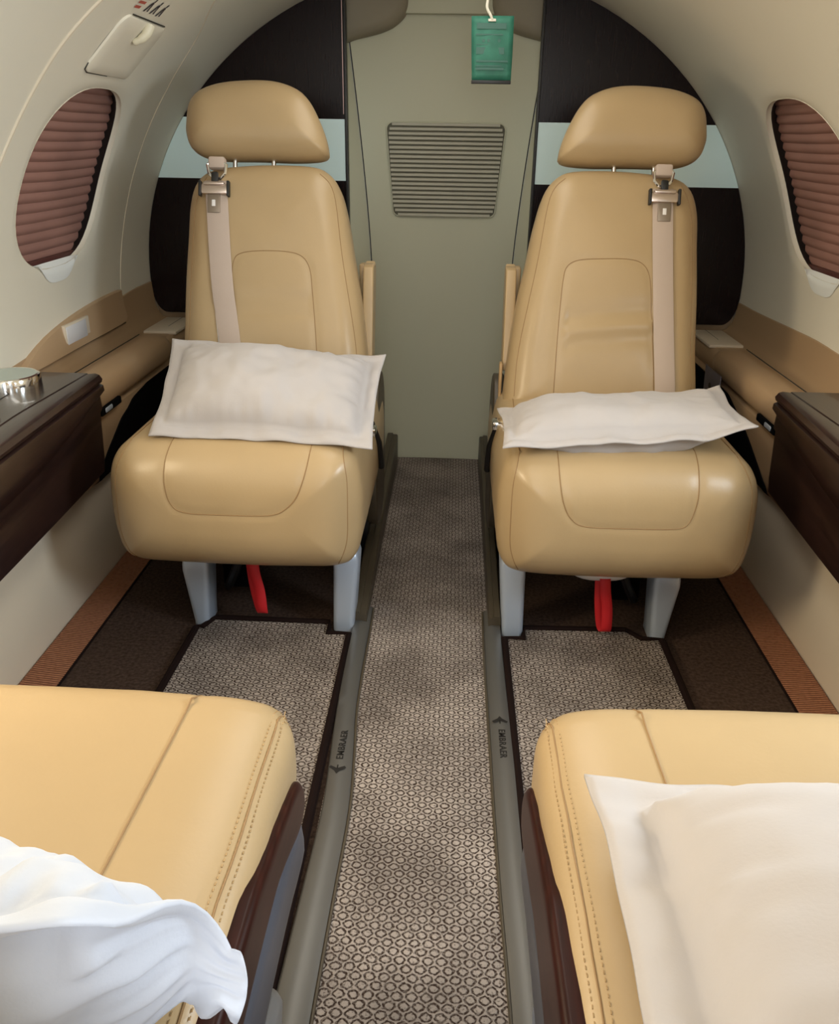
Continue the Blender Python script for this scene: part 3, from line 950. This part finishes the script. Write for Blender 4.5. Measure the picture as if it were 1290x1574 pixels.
def seat(name_lab, cx, y0, fwd, mir, front=False, dz=0.0, seed=0):
    """fwd=-1: seat faces -Y (rear row). y0 = plane of the front face rim. mir=1: outboard is -x"""
    root = thing('passenger_seat', (cx, y0-fwd*.2, 0), name_lab, 'seat', 'tan leather cabin seats')
    X = lambda x: cx+mir*x
    Y = lambda d: y0-fwd*d                      # d = distance behind the front face
    # --- cushion
    def Mc(u, v, w):
        if w < .02 and abs(u) > .17:
            k = min(1, (abs(u)-.17)/.03)*min(1, (.02-w)/.05)*(1 if front else .3)
            u += math.copysign(.0030*k*noise.noise(Vector((w*38+v*14, v*9, seed))), u)
        return Vector((X(u), Y(-w), v+dz))
    inner = [(-.096, .4135), (-.103, .385), (-.103, .345), (-.094, .312), (-.070, .299), (.0, .297), (.070, .299), (.098, .312), (.117, .335), (.131, .375), (.137, .413)]
    if mir < 0: inner = [(-.100, .4135), (-.101, .385), (-.100, .345), (-.090, .308), (-.068, .298), (.0, .296), (.075, .297), (.100, .310), (.114, .335), (.122, .37), (.126, .413)]
    if front: inner = [(-.118, .4135), (-.121, .35), (-.121, .22)]
    edge = [(.187, .4045), (.196, .36), (.197, .30), (.194, .24), (.178, .195)]
    if front: edge = [(.197, .3985), (.201, .36), (.200, .30), (.196, .24), (.18, .195)]
    edge2 = [(-.172, .4035), (-.193, .36), (-.197, .30), (-.196, .24), (-.178, .195)]
    seams = [inner, edge, edge2]
    if front: seams.append([(.122, .4135), (.125, .35), (.125, .22)])
    def pucker(p, d):
        a = .0010*noise.noise(Vector((p.x*22, p.y*7, seed)))
        if mir < 0 and not front and abs(p.x) < .11 and .30 < p.y < .37:
            k = math.exp(-((p.y-.335)/.022)**2)
            a += .0013*k*noise.noise(Vector((p.x*75, p.y*9, 3.1)))
        return a
    cout = [((a-(.012 if b < .34 else .006) if a > .2 and b < .38 else a), b) for a, b in CUSH] if front else CUSH
    cush = Pad(cout, .058, .080, .47, dome=.010, rb=.03, seams=seams, wr=pucker)
    cb = cush.mesh(Mc)
    c = obj('seat_cushion', cb, M['leather'], root, angle=180)
    def topz(u):
        best = 0
        for a_, b_ in zip(cush.o, cush.o[1:]+cush.o[:1]):
            if (a_.x-u)*(b_.x-u) <= 0 and abs(a_.x-b_.x) > 1e-9:
                best = max(best, a_.y+(b_.y-a_.y)*(u-a_.x)/(b_.x-a_.x))
        return best+.0003
    bm = bmesh.new()
    tl = []
    a0, a1 = inner[0], inner[-1]
    if front:
        for q in (inner, seams[3]):
            us = [q[0][0]*(.92+.08*k/14) for k in range(15)]
            tl.append([Mc(us[k], topz(us[k]), -.42+.41*k/14) for k in range(15)]+cush.path(q, Mc))
    else:
        p3 = [Mc(a0[0], topz(a0[0]), -.36+.03*k) for k in range(12)]
        p4 = [Mc(a1[0], topz(a1[0]), -.03-.03*k) for k in range(12)]
        tl.append(p3+cush.path(inner, Mc)+p4)
    for q, k in ((edge, 1), (edge2, -1)):
        us = [q[0][0]-k*(.004 if front else .01)*(1-t/14) for t in range(15)]
        p3 = [Mc(us[t], topz(us[t]), -.42+.41*t/14) for t in range(15)]
        tl.append(p3+cush.path(q, Mc))
    for t in tl: tube(bm, t, .0009, 6)
    obj('cushion_seam', bm, M['seam'], c)
    if front:      # double stitch beside the inboard edge seam
        bm = bmesh.new()
        for off in (.0045, -.0045):
            q = [(a+off, b) for a, b in edge]
            us = [q[0][0]-.004*(1-t/14) for t in range(15)]
            pts = [Mc(us[t], topz(us[t])+.0004, -.42+.41*t/14) for t in range(15)]+cush.path(q, Mc, .0004)
            pts = resample(pts, 260, False)
            for i in range(0, 258, 2):
                tube(bm, [pts[i], pts[i+1]], .0005, 4)
        obj('stitching', bm, mat('stitch_thread', (.42, .28, .13, 1), .7), c)
    # --- backrest
    by, bz = (.38 if front else .33), .40
    def Mb(u, v, w):
        d = by+v*math.sin(TH)-w*math.cos(TH); z = bz+v*math.cos(TH)+w*math.sin(TH)
        return Vector((X(u), Y(d), z+dz))
    pan = [(-.086, .0), (-.083, .086), (-.076, .150), (-.073, .213), (-.069, .249), (-.055, .263), (-.019, .268), (.033, .268), (.065, .260), (.081, .236), (.087, .191), (.093, .129), (.098, .065), (.102, 0)]
    if mir < 0: pan = [(-.094, .0), (-.087, .094), (-.079, .182), (-.072, .237), (-.056, .260), (-.030, .267), (.014, .267), (.064, .264), (.086, .252), (.093, .227), (.097, .165), (.100, .090), (.102, 0)]
    e1 = [(.178, .0), (.172, .095), (.143, .26), (.123, .385), (.095, .422)]
    e2 = [(-.172, .0), (-.164, .099), (-.157, .254), (-.149, .355), (-.128, .411)]
    def bw(p, d):
        a = .0009*noise.noise(Vector((p.x*9, p.y*14, seed+5)))
        if abs(p.x) < .085 and p.y < .25:
            if mir > 0: a += -.0028*math.exp(-((p.y-.175)/.012)**2)-.002*math.exp(-((p.y-.150)/.010)**2)
            else:
                yy = p.y-.165+.10*(p.x)*1+.4*p.x*p.x
                a += -.0045*math.exp(-(yy/.014)**2)+.0030*math.exp(-((yy+.028)/.012)**2)-.002*math.exp(-((yy+.055)/.012)**2)
        return a
    back = Pad(BACKL, .045, .052, .06, dome=.012, rb=.03, seams=[pan, e1, e2], wr=bw)
    b = obj('backrest', back.mesh(Mb), M['leather'], root, angle=180)
    bm = bmesh.new()
    for q in (pan, e1, e2): tube(bm, back.path(q, Mb), .0008, 6)
    obj('backrest_seam', bm, M['seam'], b)
    bm = bmesh.new()   # hard shell behind
    shell = Pad([(x*.93, v*.97-.01) for x, v in BACKL], .005, .01, .03, rb=.02)
    obj('back_shell', shell.mesh(lambda u, v, w: Mb(u, v, w-.065)), M['brown_plastic'], root)
    # --- headrest
    head = Pad(HEADL, .040, .055, .045, dome=.006, rb=.03, wr=lambda p, d: .0006*noise.noise(Vector((p.x*14, p.y*14, seed))))
    obj('headrest', head.mesh(Mb), M['leather'], root, angle=180)
    for px in (-.082, -.004):
        bm = bmesh.new(); tube(bm, [Mb(px, .41, -.005), Mb(px, .48, -.005)], .0045, 12)
        obj('headrest_post', bm, M['chrome'], root)
    # --- shoulder belt
    if mir > 0: bl = [(-.105, .40), (-.102, .36), (-.0915, .21), (-.0715, .065), (-.065, .0)]; lx, hw = -.105, .0215
    else: bl = [(-.090, .40), (-.0905, .352), (-.100, .20), (-.1155, .0)]; lx, hw = -.090, .0195
    bpts = smooth_path([Vector((q[0], q[1], 9)) for q in bl], 8)
    bm = bmesh.new()
    def fb(i, j):
        q = bpts[i]; k = (-1, -.9, 0, .9, 1, .9, 0, -.9)[j]; th = (0, .0008, .0009, .0008, 0, -.0007, -.0007, -.0007)[j]
        u = q.x+k*hw; w = back.W(Vector((q.x, q.y)))+.0035+th
        return Mb(u, q.y, w)
    grid(bm, fb, len(bpts), 8, closev=True)
    belt = obj('shoulder_belt', bm, M['belt'], root, label='beige webbing shoulder belt')
    if mir > 0:
        bm = bmesh.new()
        q0 = bpts[len(bpts)//2:]
        def fb2(i, j):
            q = q0[i]; u = q.x-hw*.55-.012*i/len(q0)+(-.008 if j == 0 else .008); return Mb(u, q.y, back.W(Vector((u, q.y)))+.0012)
        grid(bm, fb2, len(q0), 2)
        obj('belt_underlayer', bm, M['pouch'], belt)
    wt = back.W(Vector((lx, .37)))
    # buckle: frame bar, body, tongue, upper D ring with hook
    bm = bmesh.new()
    bxx = lx-.002*mir if mir > 0 else lx
    def lb(u0, u1, v0, v1, w0, w1, bev=.0015):
        t = bmesh.new(); box(t, u0, u1, v0, v1, w0, w1, bev)
        for v in t.verts: v.co = Mb(*v.co)
        return t
    def merge(name, lst, m, par):
        bm = bmesh.new()
        for t in lst:
            me = bpy.data.meshes.new('x'); t.to_mesh(me); bm.from_mesh(me); bpy.data.meshes.remove(me); t.free()
        return obj(name, bm, m, par)
    merge('buckle', [lb(lx-.028, lx+.026, .372, .392, wt+.003, wt+.013, .004), lb(lx-.022, lx+.020, .388, .395, wt+.010, wt+.017, .003)], M['buckle'], belt)
    merge('buckle_frame', [lb(lx-.031, lx-.026, .368, .397, wt+.002, wt+.015)], M['black'], belt)
    merge('buckle_frame', [lb(lx+.024, lx+.029, .368, .397, wt+.002, wt+.015)], M['black'], belt)
    merge('tongue', [lb(lx-.015, lx+.010, .338, .373, wt+.005, wt+.008)], M['buckle_tongue'], belt)
    merge('tongue_slot', [lb(lx-.006, lx+.001, .350, .362, wt+.0079, wt+.0086, .0005)], M['pouch'], belt)
    ring = []
    bm = bmesh.new()
    wt2 = back.W(Vector((lx, .415)))
    rp = [(lx-.018, .431), (lx-.015, .415), (lx-.006, .405), (lx+.008, .405), (lx+.017, .415), (lx+.019, .431), (lx+.010, .436), (lx-.010, .436), (lx-.018, .431)]
    tube(bm, [Mb(a, v, wt2+.009) for a, v in rp], .0032, 8, False)
    obj('ring', bm, M['chrome'], belt)
    merge('guide', [lb(lx-.016, lx+.016, .424, .446, wt2-.008, wt2+.014, .004)], M['belt'], belt)
    merge('hook', [lb(lx-.007, lx+.007, .394, .414, wt+.004, wt+.012, .003)], M['black'], belt)
    # --- folded inboard armrest
    bm = bmesh.new()
    arm = Pad([(0, .02), (.0, .12), (.002, .20), (.010, .215), (.055, .212), (.06, .20), (.06, .02), (.05, .0), (.01, .0)], .004, .005, .018, rb=.004, N=60)
    def Ma(u, v, w):    # u = depth direction, v = up along back, w = inboard
        return Vector((X(.196+w+.0), Y(by+.045+u+v*math.sin(TH)*.75), bz+.04+v*.93+dz))
    if not front:
        obj('armrest', arm.mesh(Ma), M['leather'], root, label='folded tan armrest')
        bm = bmesh.new()
        box(bm, min(X(.168), X(.183)), max(X(.168), X(.183)), Y(by+.115)-.004 if fwd > 0 else Y(by+.115), Y(by+.115)+.03, bz+.10+dz, bz+.240+dz, .004)
        obj('armrest_bracket', bm, M['leather'], root)
        bm = bmesh.new()
        box(bm, min(X(.200), X(.206)), max(X(.200), X(.206)), Y(by+.03), Y(by+.055), bz-.04+dz, bz+.06+dz, .002)
        obj('armrest_pivot', bm, M['leather_dark'], root)
    # --- side shroud behind inboard, lap buckle
    sh = Pad([(.30, .20), (.32, .30), (.35, .39), (.40, .44), (.46, .43), (.50, .36), (.50, .20), (.46, .12), (.34, .12)], .004, .01, .02, rb=.004, N=60)
    obj('side_shroud', sh.mesh(lambda u, v, w: Vector((X(.212+w), Y(u), v-.02+dz))), M['brown_plastic'], root)
    # lap belt end
    if not front:
        bm = bmesh.new()
        tube(bm, [Vector((X(.222), Y(.33), .24)), Vector((X(.222), Y(.27), .315)), Vector((X(.212), Y(.215), .375))], .007, 8)
        lap = obj('lap_belt', bm, M['black'], root)
        bm = bmesh.new()
        xx = X(.213); yy = Y(.20)
        t = bmesh.new(); box(bm, xx-.011, xx+.011, yy-.016, yy+.016, .355 if mir > 0 else .375, .372 if mir > 0 else .392, .004)
        obj('lap_buckle', bm, M['chrome'], lap)
    # --- underframe & legs
    bm = bmesh.new(); box(bm, cx-.17, cx+.17, min(Y(.10), Y(.44)), max(Y(.10), Y(.44)), .135, .19, .01)
    obj('underframe', bm, M['void'], root)
    def leg(u0b, u1b, u0t, u1t, zt, cap, nm='leg'):
        bm = bmesh.new()
        rows = []
        R = .010
        for z, t in ((.0, 0), (.01, 0.0), (zt*.5, .5), (zt-.02, .92), (zt-.008, .97), (zt, 1.0)):
            a = X(u0b+(u0t-u0b)*t); c_ = X(u1b+(u1t-u1b)*t)
            a, c_ = min(a, c_), max(a, c_)
            sh_ = 0 if z < zt-.009 else (.003 if z < zt-.001 else .008)*(1 if cap else .3)
            y_a, y_b = sorted((Y(.055+sh_+.005*t), Y(.125-sh_)))
            a += sh_; c_ -= sh_
            ring = []
            for qx, qy, a0 in ((c_-R, y_b-R, 0), (a+R, y_b-R, 90), (a+R, y_a+R, 180), (c_-R, y_a+R, 270)):
                for k in range(5):
                    an = math.radians(a0+k*22.5); ring.append(bm.verts.new((qx+R*math.cos(an), qy+R*math.sin(an), z)))
            rows.append(ring)
        for i in range(len(rows)-1):
            n = len(rows[i])
            for k in range(n): bm.faces.new((rows[i][k], rows[i][(k+1) % n], rows[i+1][(k+1) % n], rows[i+1][k]))
        bm.faces.new(rows[-1]); bm.faces.new(rows[0])
        obj(nm, bm, M['metal'], root, angle=45)
    leg(-.121, -.092, -.138, -.085, .138, False)
    leg(.151, .191, .154, .203, .172, True)
    bm = bmesh.new(); box(bm, X(-.088) if mir > 0 else X(-.02), X(-.02) if mir > 0 else X(-.088), min(Y(.16), Y(.20)), max(Y(.16), Y(.20)), .03, .14, .006)
    obj('recline_actuator', bm, M['void'], root)
    bm = bmesh.new()
    tube(bm, [Vector((X(-.075), Y(.15), .04)), Vector((X(-.045), Y(.10), .10)), Vector((X(-.035), Y(.10), .125))], .009, 8)
    obj('strut', bm, M['black'], root)
    for a in (-.1, .17):    # rear legs in the dark
        bm = bmesh.new(); box(bm, X(a)-.018, X(a)+.018, min(Y(.38), Y(.43)), max(Y(.38), Y(.43)), .0, .15, .004)
        obj('leg', bm, M['black'], root)
    if front:
        # inboard wood and grey side panels
        wx = .210; WZ = 0 if mir > 0 else -.022
        wood = Pad([(-.002, .335), (.02, .362), (.08, .381), (.145, .396), (.21, .405), (.50, .410), (.50, .352+WZ), (.165, .348+WZ), (.10, .340+WZ), (.03, .314+WZ*.5), (.003, .318+WZ*.5)], .006, .008, .018, rb=.006, N=110)
        obj('wood_side_panel', wood.mesh(lambda u, v, w: Vector((X(wx+w+.002), Y(u-.005), v))), M['wood_red'], root, label='dark red wood side panel')
        base = Pad([(-.024, .262), (-.012, .295), (.03, .315), (.50, .36), (.50, .258), (.10, .252), (.03, .246), (-.012, .244)], .010, .022, .03, rb=.008, N=90)
        obj('side_base', base.mesh(lambda u, v, w: Vector((X(wx-.006+w), Y(u), v+WZ*.6))), M['grey_plastic'], root, label='blue-grey plastic side base')
    return root

seat('tan leather seat on the left at the back, pillow leaning on its backrest', -.334, 1.31, -1, 1, seed=1)
seat('tan leather seat on the right at the back, puffy pillow lying flat on it', .335, 1.31, -1, -1, seed=2)
seat('tan leather seat nearest the camera on the left, crumpled pale pillow on it', -.307, .569, 1, 1, front=True, dz=.015, seed=3)
seat('tan leather seat nearest the camera on the right, smooth pillow filling it', .324, .573, 1, -1, front=True, dz=.015, seed=4)

# life vest pouches with red pull straps
for s in (-1, 1):
    cx = -.332 if s < 0 else .325; zt = .138; dz = .010 if s < 0 else 0
    nm = 'left' if s < 0 else 'right'
    root = thing('life_vest_pouch', (cx, 1.45, .12), 'white life vest pouch with red pull strap under the %s rear seat' % nm, 'pouch', 'life vest pouches')
    bm = bmesh.new()
    def f(i, j):
        a = PI*j/10; u = -1+2*i/16
        hw = .072; r = math.sqrt(max(0, 1-abs(u)**2.6))
        return Vector((cx+u*hw, 1.41-.045*math.cos(a)*max(.05, r), (.152 if s > 0 else .150)-(.038 if s > 0 else .020)*math.sin(a)*r))
    vs = grid(bm, f, 17, 11)
    obj('pouch_body', bm, M['pouch'], root)
    bm = bmesh.new()
    xs = cx+.004 if s > 0 else cx+.002
    sp = smooth_path([Vector(q) for q in [(xs+.000, 1.375, .145), (xs+.003, 1.368, .11), (xs+.010, 1.366, .07), (xs+.012, 1.364, .030), (xs+.010, 1.372, .018), (xs+.004, 1.378, .032), (xs-.003, 1.380, .08), (xs-.006, 1.384, .13)]], 5)
    if s < 0: sp = [Vector((q.x-.003+.02*(.14-q.z), q.y, q.z+.014)) for q in sp]
    grid(bm, lambda i, j: sp[i]+Vector((-.010+.020*j/2, 0, 0)), len(sp), 3)
    o = obj('pull_strap', bm, M['red'], root, label='bright red webbing pull strap')
    md = o.modifiers.new('s', 'SOLIDIFY'); md.thickness = .0015

# ------------------------------------------------------------------ pillows
def pillow(label, W, H, T, fl, place, m, seed, wob=.006, crum=.006, bend=None, nx=70, ny=56, fat=.55):
    """W,H = outer size with flange fl; place = 4x4 (local x along W, y along H, z = thickness)"""
    bm = bmesh.new()
    def P(i, j, sgn):
        u = -1+2*i/(nx-1); v = -1+2*j/(ny-1)
        x, y = u*W/2, v*H/2
        ix, iy = (W/2-fl), (H/2-fl)
        a, b = abs(x)/ix, abs(y)/iy
        if a < 1 and b < 1:
            h = T/2*((1-a**2.4)*(1-b**2.4))**fat
            h = max(h, .0015)
            # soft creases
            q = Vector((x*9, y*9, seed))
            h += crum*(h/(T/2))*(noise.noise(q)+.5*noise.noise(q*2.3)+.25*noise.noise(q*5.1))
            # radial puckers near the seam
            e = min(1-a, 1-b)
            along = x if (1-b) < (1-a) else y
            h += .9*crum*math.exp(-e*7)*noise.noise(Vector((along*55, seed*3.1, sgn)))*min(1, e*12)
        else:
            e = max((abs(x)-ix)/fl, (abs(y)-iy)/fl)
            along = x if (abs(y)-iy) > (abs(x)-ix) else y
            h = .0012+.0040*math.sin(PI*min(1, max(0, e)))*(.7+.9*noise.noise(Vector((along*45, seed, sgn*3))))
            h = max(.0008, h)
        cz = wob*(noise.noise(Vector((x*7, y*7, seed+9)))) + wob*.8*noise.noise(Vector((x*20, y*20, seed+4)))*min(1, max(0, (max(a, b)-.85)/.2))
        # pull corners in a little / concave edges
        k = .035
        x2 = x*(1-k*(1-v*v)); y2 = y*(1-k*(1-u*u))
        p = Vector((x2, y2, sgn*h+cz))
        if bend: p = bend(p, u, v)
        return place @ p
    t = grid(bm, lambda i, j: P(i, j, 1), nx, ny)
    b_ = grid(bm, lambda i, j: P(i, j, -1), nx, ny)
    rim_t = [t[i][0] for i in range(nx)]+[t[nx-1][j] for j in range(1, ny)]+[t[i][ny-1] for i in range(nx-2, -1, -1)]+[t[0][j] for j in range(ny-2, 0, -1)]
    rim_b = [b_[i][0] for i in range(nx)]+[b_[nx-1][j] for j in range(1, ny)]+[b_[i][ny-1] for i in range(nx-2, -1, -1)]+[b_[0][j] for j in range(ny-2, 0, -1)]
    n = len(rim_t)
    for i in range(n): bm.faces.new((rim_t[i], rim_t[(i+1) % n], rim_b[(i+1) % n], rim_b[i]))
    o = obj('pillow', bm, m, origin=place.translation, angle=180)
    return tag(o, label, 'pillow', 'flanged cabin pillows')

def frame(loc, rx, ry, rz):
    return Matrix.Translation(loc) @ Matrix.Rotation(rz, 4, 'Z') @ Matrix.Rotation(ry, 4, 'Y') @ Matrix.Rotation(rx, 4, 'X')
R = math.radians
# rear left, leaning back
def sm(a, b, x):
    t = max(0, min(1, (x-a)/(b-a))); return t*t*(3-2*t)
def bendL(p, u, v):
    # bottom-left corner drops down over the cushion edge, top-left lifts
    p = p.copy()
    p.x += (.020*(1-v)/2 if u < 0 else -.0)*abs(u)
    p.y += -.012*u*(v < 0)*0
    return p
pillow('cream flanged pillow leaning on the backrest of the left rear seat', .395, .240, .125, .024, frame((-.290, 1.393, .468), R(27), R(3), R(0)), M['pillow'], 2.3, bend=bendL, crum=.015, wob=.010, fat=.46)
# rear right, lying flat and puffy
def bendR(p, u, v):
    p = p.copy(); p.z += .035*max(0, u-.55)**1.3*1.2
    return p
pillow('plump cream pillow lying flat on the cushion of the right rear seat', .400, .215, .094, .020, frame((.316, 1.368, .441), R(2), R(-4.6), R(0)), M['pillow'], 5.7, bend=bendR, fat=.42, crum=.010, wob=.008)
# front left, crumpled, cool light in its colour, leaning on its backrest
def bendFL(p, u, v):
    p = p.copy()
    p.z += .008*math.sin(v*3+u*3)*(1-abs(u)*.4)
    q = sm(.68, .95, u)
    p.z *= 1-.55*q
    p.y *= 1-.90*q+.06*sm(.90, 1, u)
    a = R(66)*sm(.76, .96, u)
    y, z = p.y, p.z
    p.y = y*math.cos(a)+z*math.sin(a); p.z = -y*math.sin(a)+z*math.cos(a)
    p.z += .006+.022*max(0, (u-.5)/.5)**1.8
    p.x -= .012*sm(.9, 1, u)*(v*v)
    return p
pillow('crumpled flanged pillow, cool bright light painted into its colour, on the nearest left seat', .43, .205, .105, .030, frame((-.268, .285, .508), R(127), R(0), R(2)), M['pillow_lit'], 8.1, wob=.014, crum=.030, bend=bendFL, nx=110, ny=84)
# front right, smooth and large
pillow('smooth pale cream flanged pillow on the nearest right seat', .44, .31, .115, .033, frame((.340, .290, .504), R(-14), R(1), R(-4.5)), M['pillow'], 11.9, wob=.006, crum=.008, fat=.38)

# ------------------------------------------------------------------ hanging green packet
hp = thing('hanging_packet', (.093, 1.90, 1.10), 'teal green printed packet hanging on a cream string before the aft wall', 'packet')
bm = bmesh.new()
def pk(i, j):
    u, v = i/8, j/10
    x = .0485+.084*u+.004*(1-v)*(1-u)*1.2; z = .987+(1.1-.987)*v+.001*u
    return Vector((x, 1.90-.004*math.sin(PI*u)*math.sin(PI*v)+.0012*noise.noise(Vector((u*5, v*6, 1))), z))
grid(bm, pk, 9, 11)
pb = obj('packet_body', bm, M['packet'], hp)
md = pb.modifiers.new('s', 'SOLIDIFY'); md.thickness = .003
bm = bmesh.new()
for k, (z, h, a, b) in enumerate([(1.078, .010, .06, .118), (1.067, .0025, .058, .112), (1.034, .012, .060, .116), (1.020, .003, .060, .124), (1.012, .002, .060, .112), (1.006, .004, .060, .116), (1.050, .0015, .060, .10)]):
    bm.faces.new([bm.verts.new(q) for q in ((a, 1.8935, z), (b, 1.8935, z), (b, 1.8935, z+h), (a, 1.8935, z+h))])
for x in (.074, .084, .094, .105):
    bm.faces.new([bm.verts.new((x+.003*math.cos(k*PI/4), 1.8935, 1.0575+.003*math.sin(k*PI/4))) for k in range(8)])
obj('packet_print', bm, M['packet_dark'], pb, smooth=False)
bm = bmesh.new(); box(bm, .0525, .1325, 1.894, 1.903, .981, .9875, .001)
obj('bottom_edge', bm, M['black'], hp)
bm = bmesh.new()
tube(bm, smooth_path([(.089, 1.893, 1.094), (.086, 1.892, 1.101), (.080, 1.892, 1.110), (.078, 1.893, 1.118), (.080, 1.895, 1.135), (.081, 1.897, 1.18), (.081, 1.90, ell(math.acos(.081/A))[1])], 4), .0028, 8)
obj('string', bm, M['string'], hp)
bm = bmesh.new(); box(bm, .0815, .097, 1.8915, 1.896, 1.0905, 1.0955, .001)
obj('staple', bm, M['string'], hp)

# ------------------------------------------------------------------ lamps
def ceiling_fill_panel(y, ln, power, col, wd=.30, spread=PI):  # unseen panels, added to light the seats below them
    th = thing('ceiling_fill', (0, y, 1.22), ('unseen flat light panel added on the ceiling above the rear seats' if y > 1 else 'unseen flat light panel added on the ceiling above the front seats'), 'lamp', 'added ceiling fill lights')
    bm = bmesh.new(); box(bm, -wd/2, wd/2, y-ln/2, y+ln/2, 1.212, 1.222, .003)
    obj('diffuser', bm, M['lamp'], th)
    l = bpy.data.lights.new('ceiling_fill_source', 'AREA'); l.shape = 'RECTANGLE'; l.size = wd; l.size_y = ln; l.energy = power; l.color = col; l.spread = spread
    o = bpy.data.objects.new('ceiling_fill_source', l); C.objects.link(o); o.parent = th; o.location = (0, 0, -.012)
ceiling_fill_panel(.30, .8, .8, (1, .98, .95))
ceiling_fill_panel(1.40, .9, .8, (1, .98, .94))

def window_light(side, w, power, col):
    l = bpy.data.lights.new('daylight', 'AREA'); l.shape = 'RECTANGLE'; l.size = .36; l.size_y = .36; l.energy = power; l.color = col
    o = bpy.data.objects.new('daylight', l); C.objects.link(o)
    o.location = (side*(A+.11), w[0], w[1]+.01)
    o.rotation_euler = (0, side*R(74), 0)
window_light(1, WRF, 14, (.80, .91, 1))
window_light(-1, WLF, 13.5, (1, .81, .54))  # warm tint added to this light to warm the right wall
window_light(1, WRG, 2, (.76, .89, 1))
window_light(-1, WLG, 2, (1, .93, .84))
# cockpit daylight through the open front of the cabin
l = bpy.data.lights.new('cockpit_daylight', 'AREA'); l.shape = 'RECTANGLE'; l.size = 1.1; l.size_y = .7; l.energy = 12; l.color = (.97, .98, 1)
o = bpy.data.objects.new('cockpit_daylight', l); C.objects.link(o); o.location = (0, YF-.1, .85); o.rotation_euler = (R(86), 0, 0)

w = bpy.data.worlds.new('world'); S.world = w; w.use_nodes = True
bg = w.node_tree.nodes['Background']; bg.inputs[0].default_value = (.85, .93, 1, 1); bg.inputs[1].default_value = .6

# ------------------------------------------------------------------ camera
cam = bpy.data.cameras.new('camera'); co = bpy.data.objects.new('camera', cam); C.objects.link(co)
cam.sensor_fit = 'HORIZONTAL'; cam.sensor_width = 36; cam.lens = 1271.5/1290*36; cam.clip_start = .01
pit, yaw, rol = .42007, .03599, .0170
fw = Vector((-math.sin(yaw)*math.cos(pit), math.cos(yaw)*math.cos(pit), -math.sin(pit)))
r = Vector((math.cos(yaw), math.sin(yaw), 0)); u = r.cross(fw)
r2 = r*math.cos(rol)+u*math.sin(rol); u2 = -r*math.sin(rol)+u*math.cos(rol)
mt = Matrix((r2, u2, -fw)).transposed().to_4x4(); mt.translation = (.0302, 0, .87)
co.matrix_world = mt
S.camera = co
S.view_settings.view_transform = 'Standard'; S.view_settings.look = 'None'
S.view_settings.exposure = 0.08; S.view_settings.gamma = 1; S.view_settings.use_curve_mapping = False
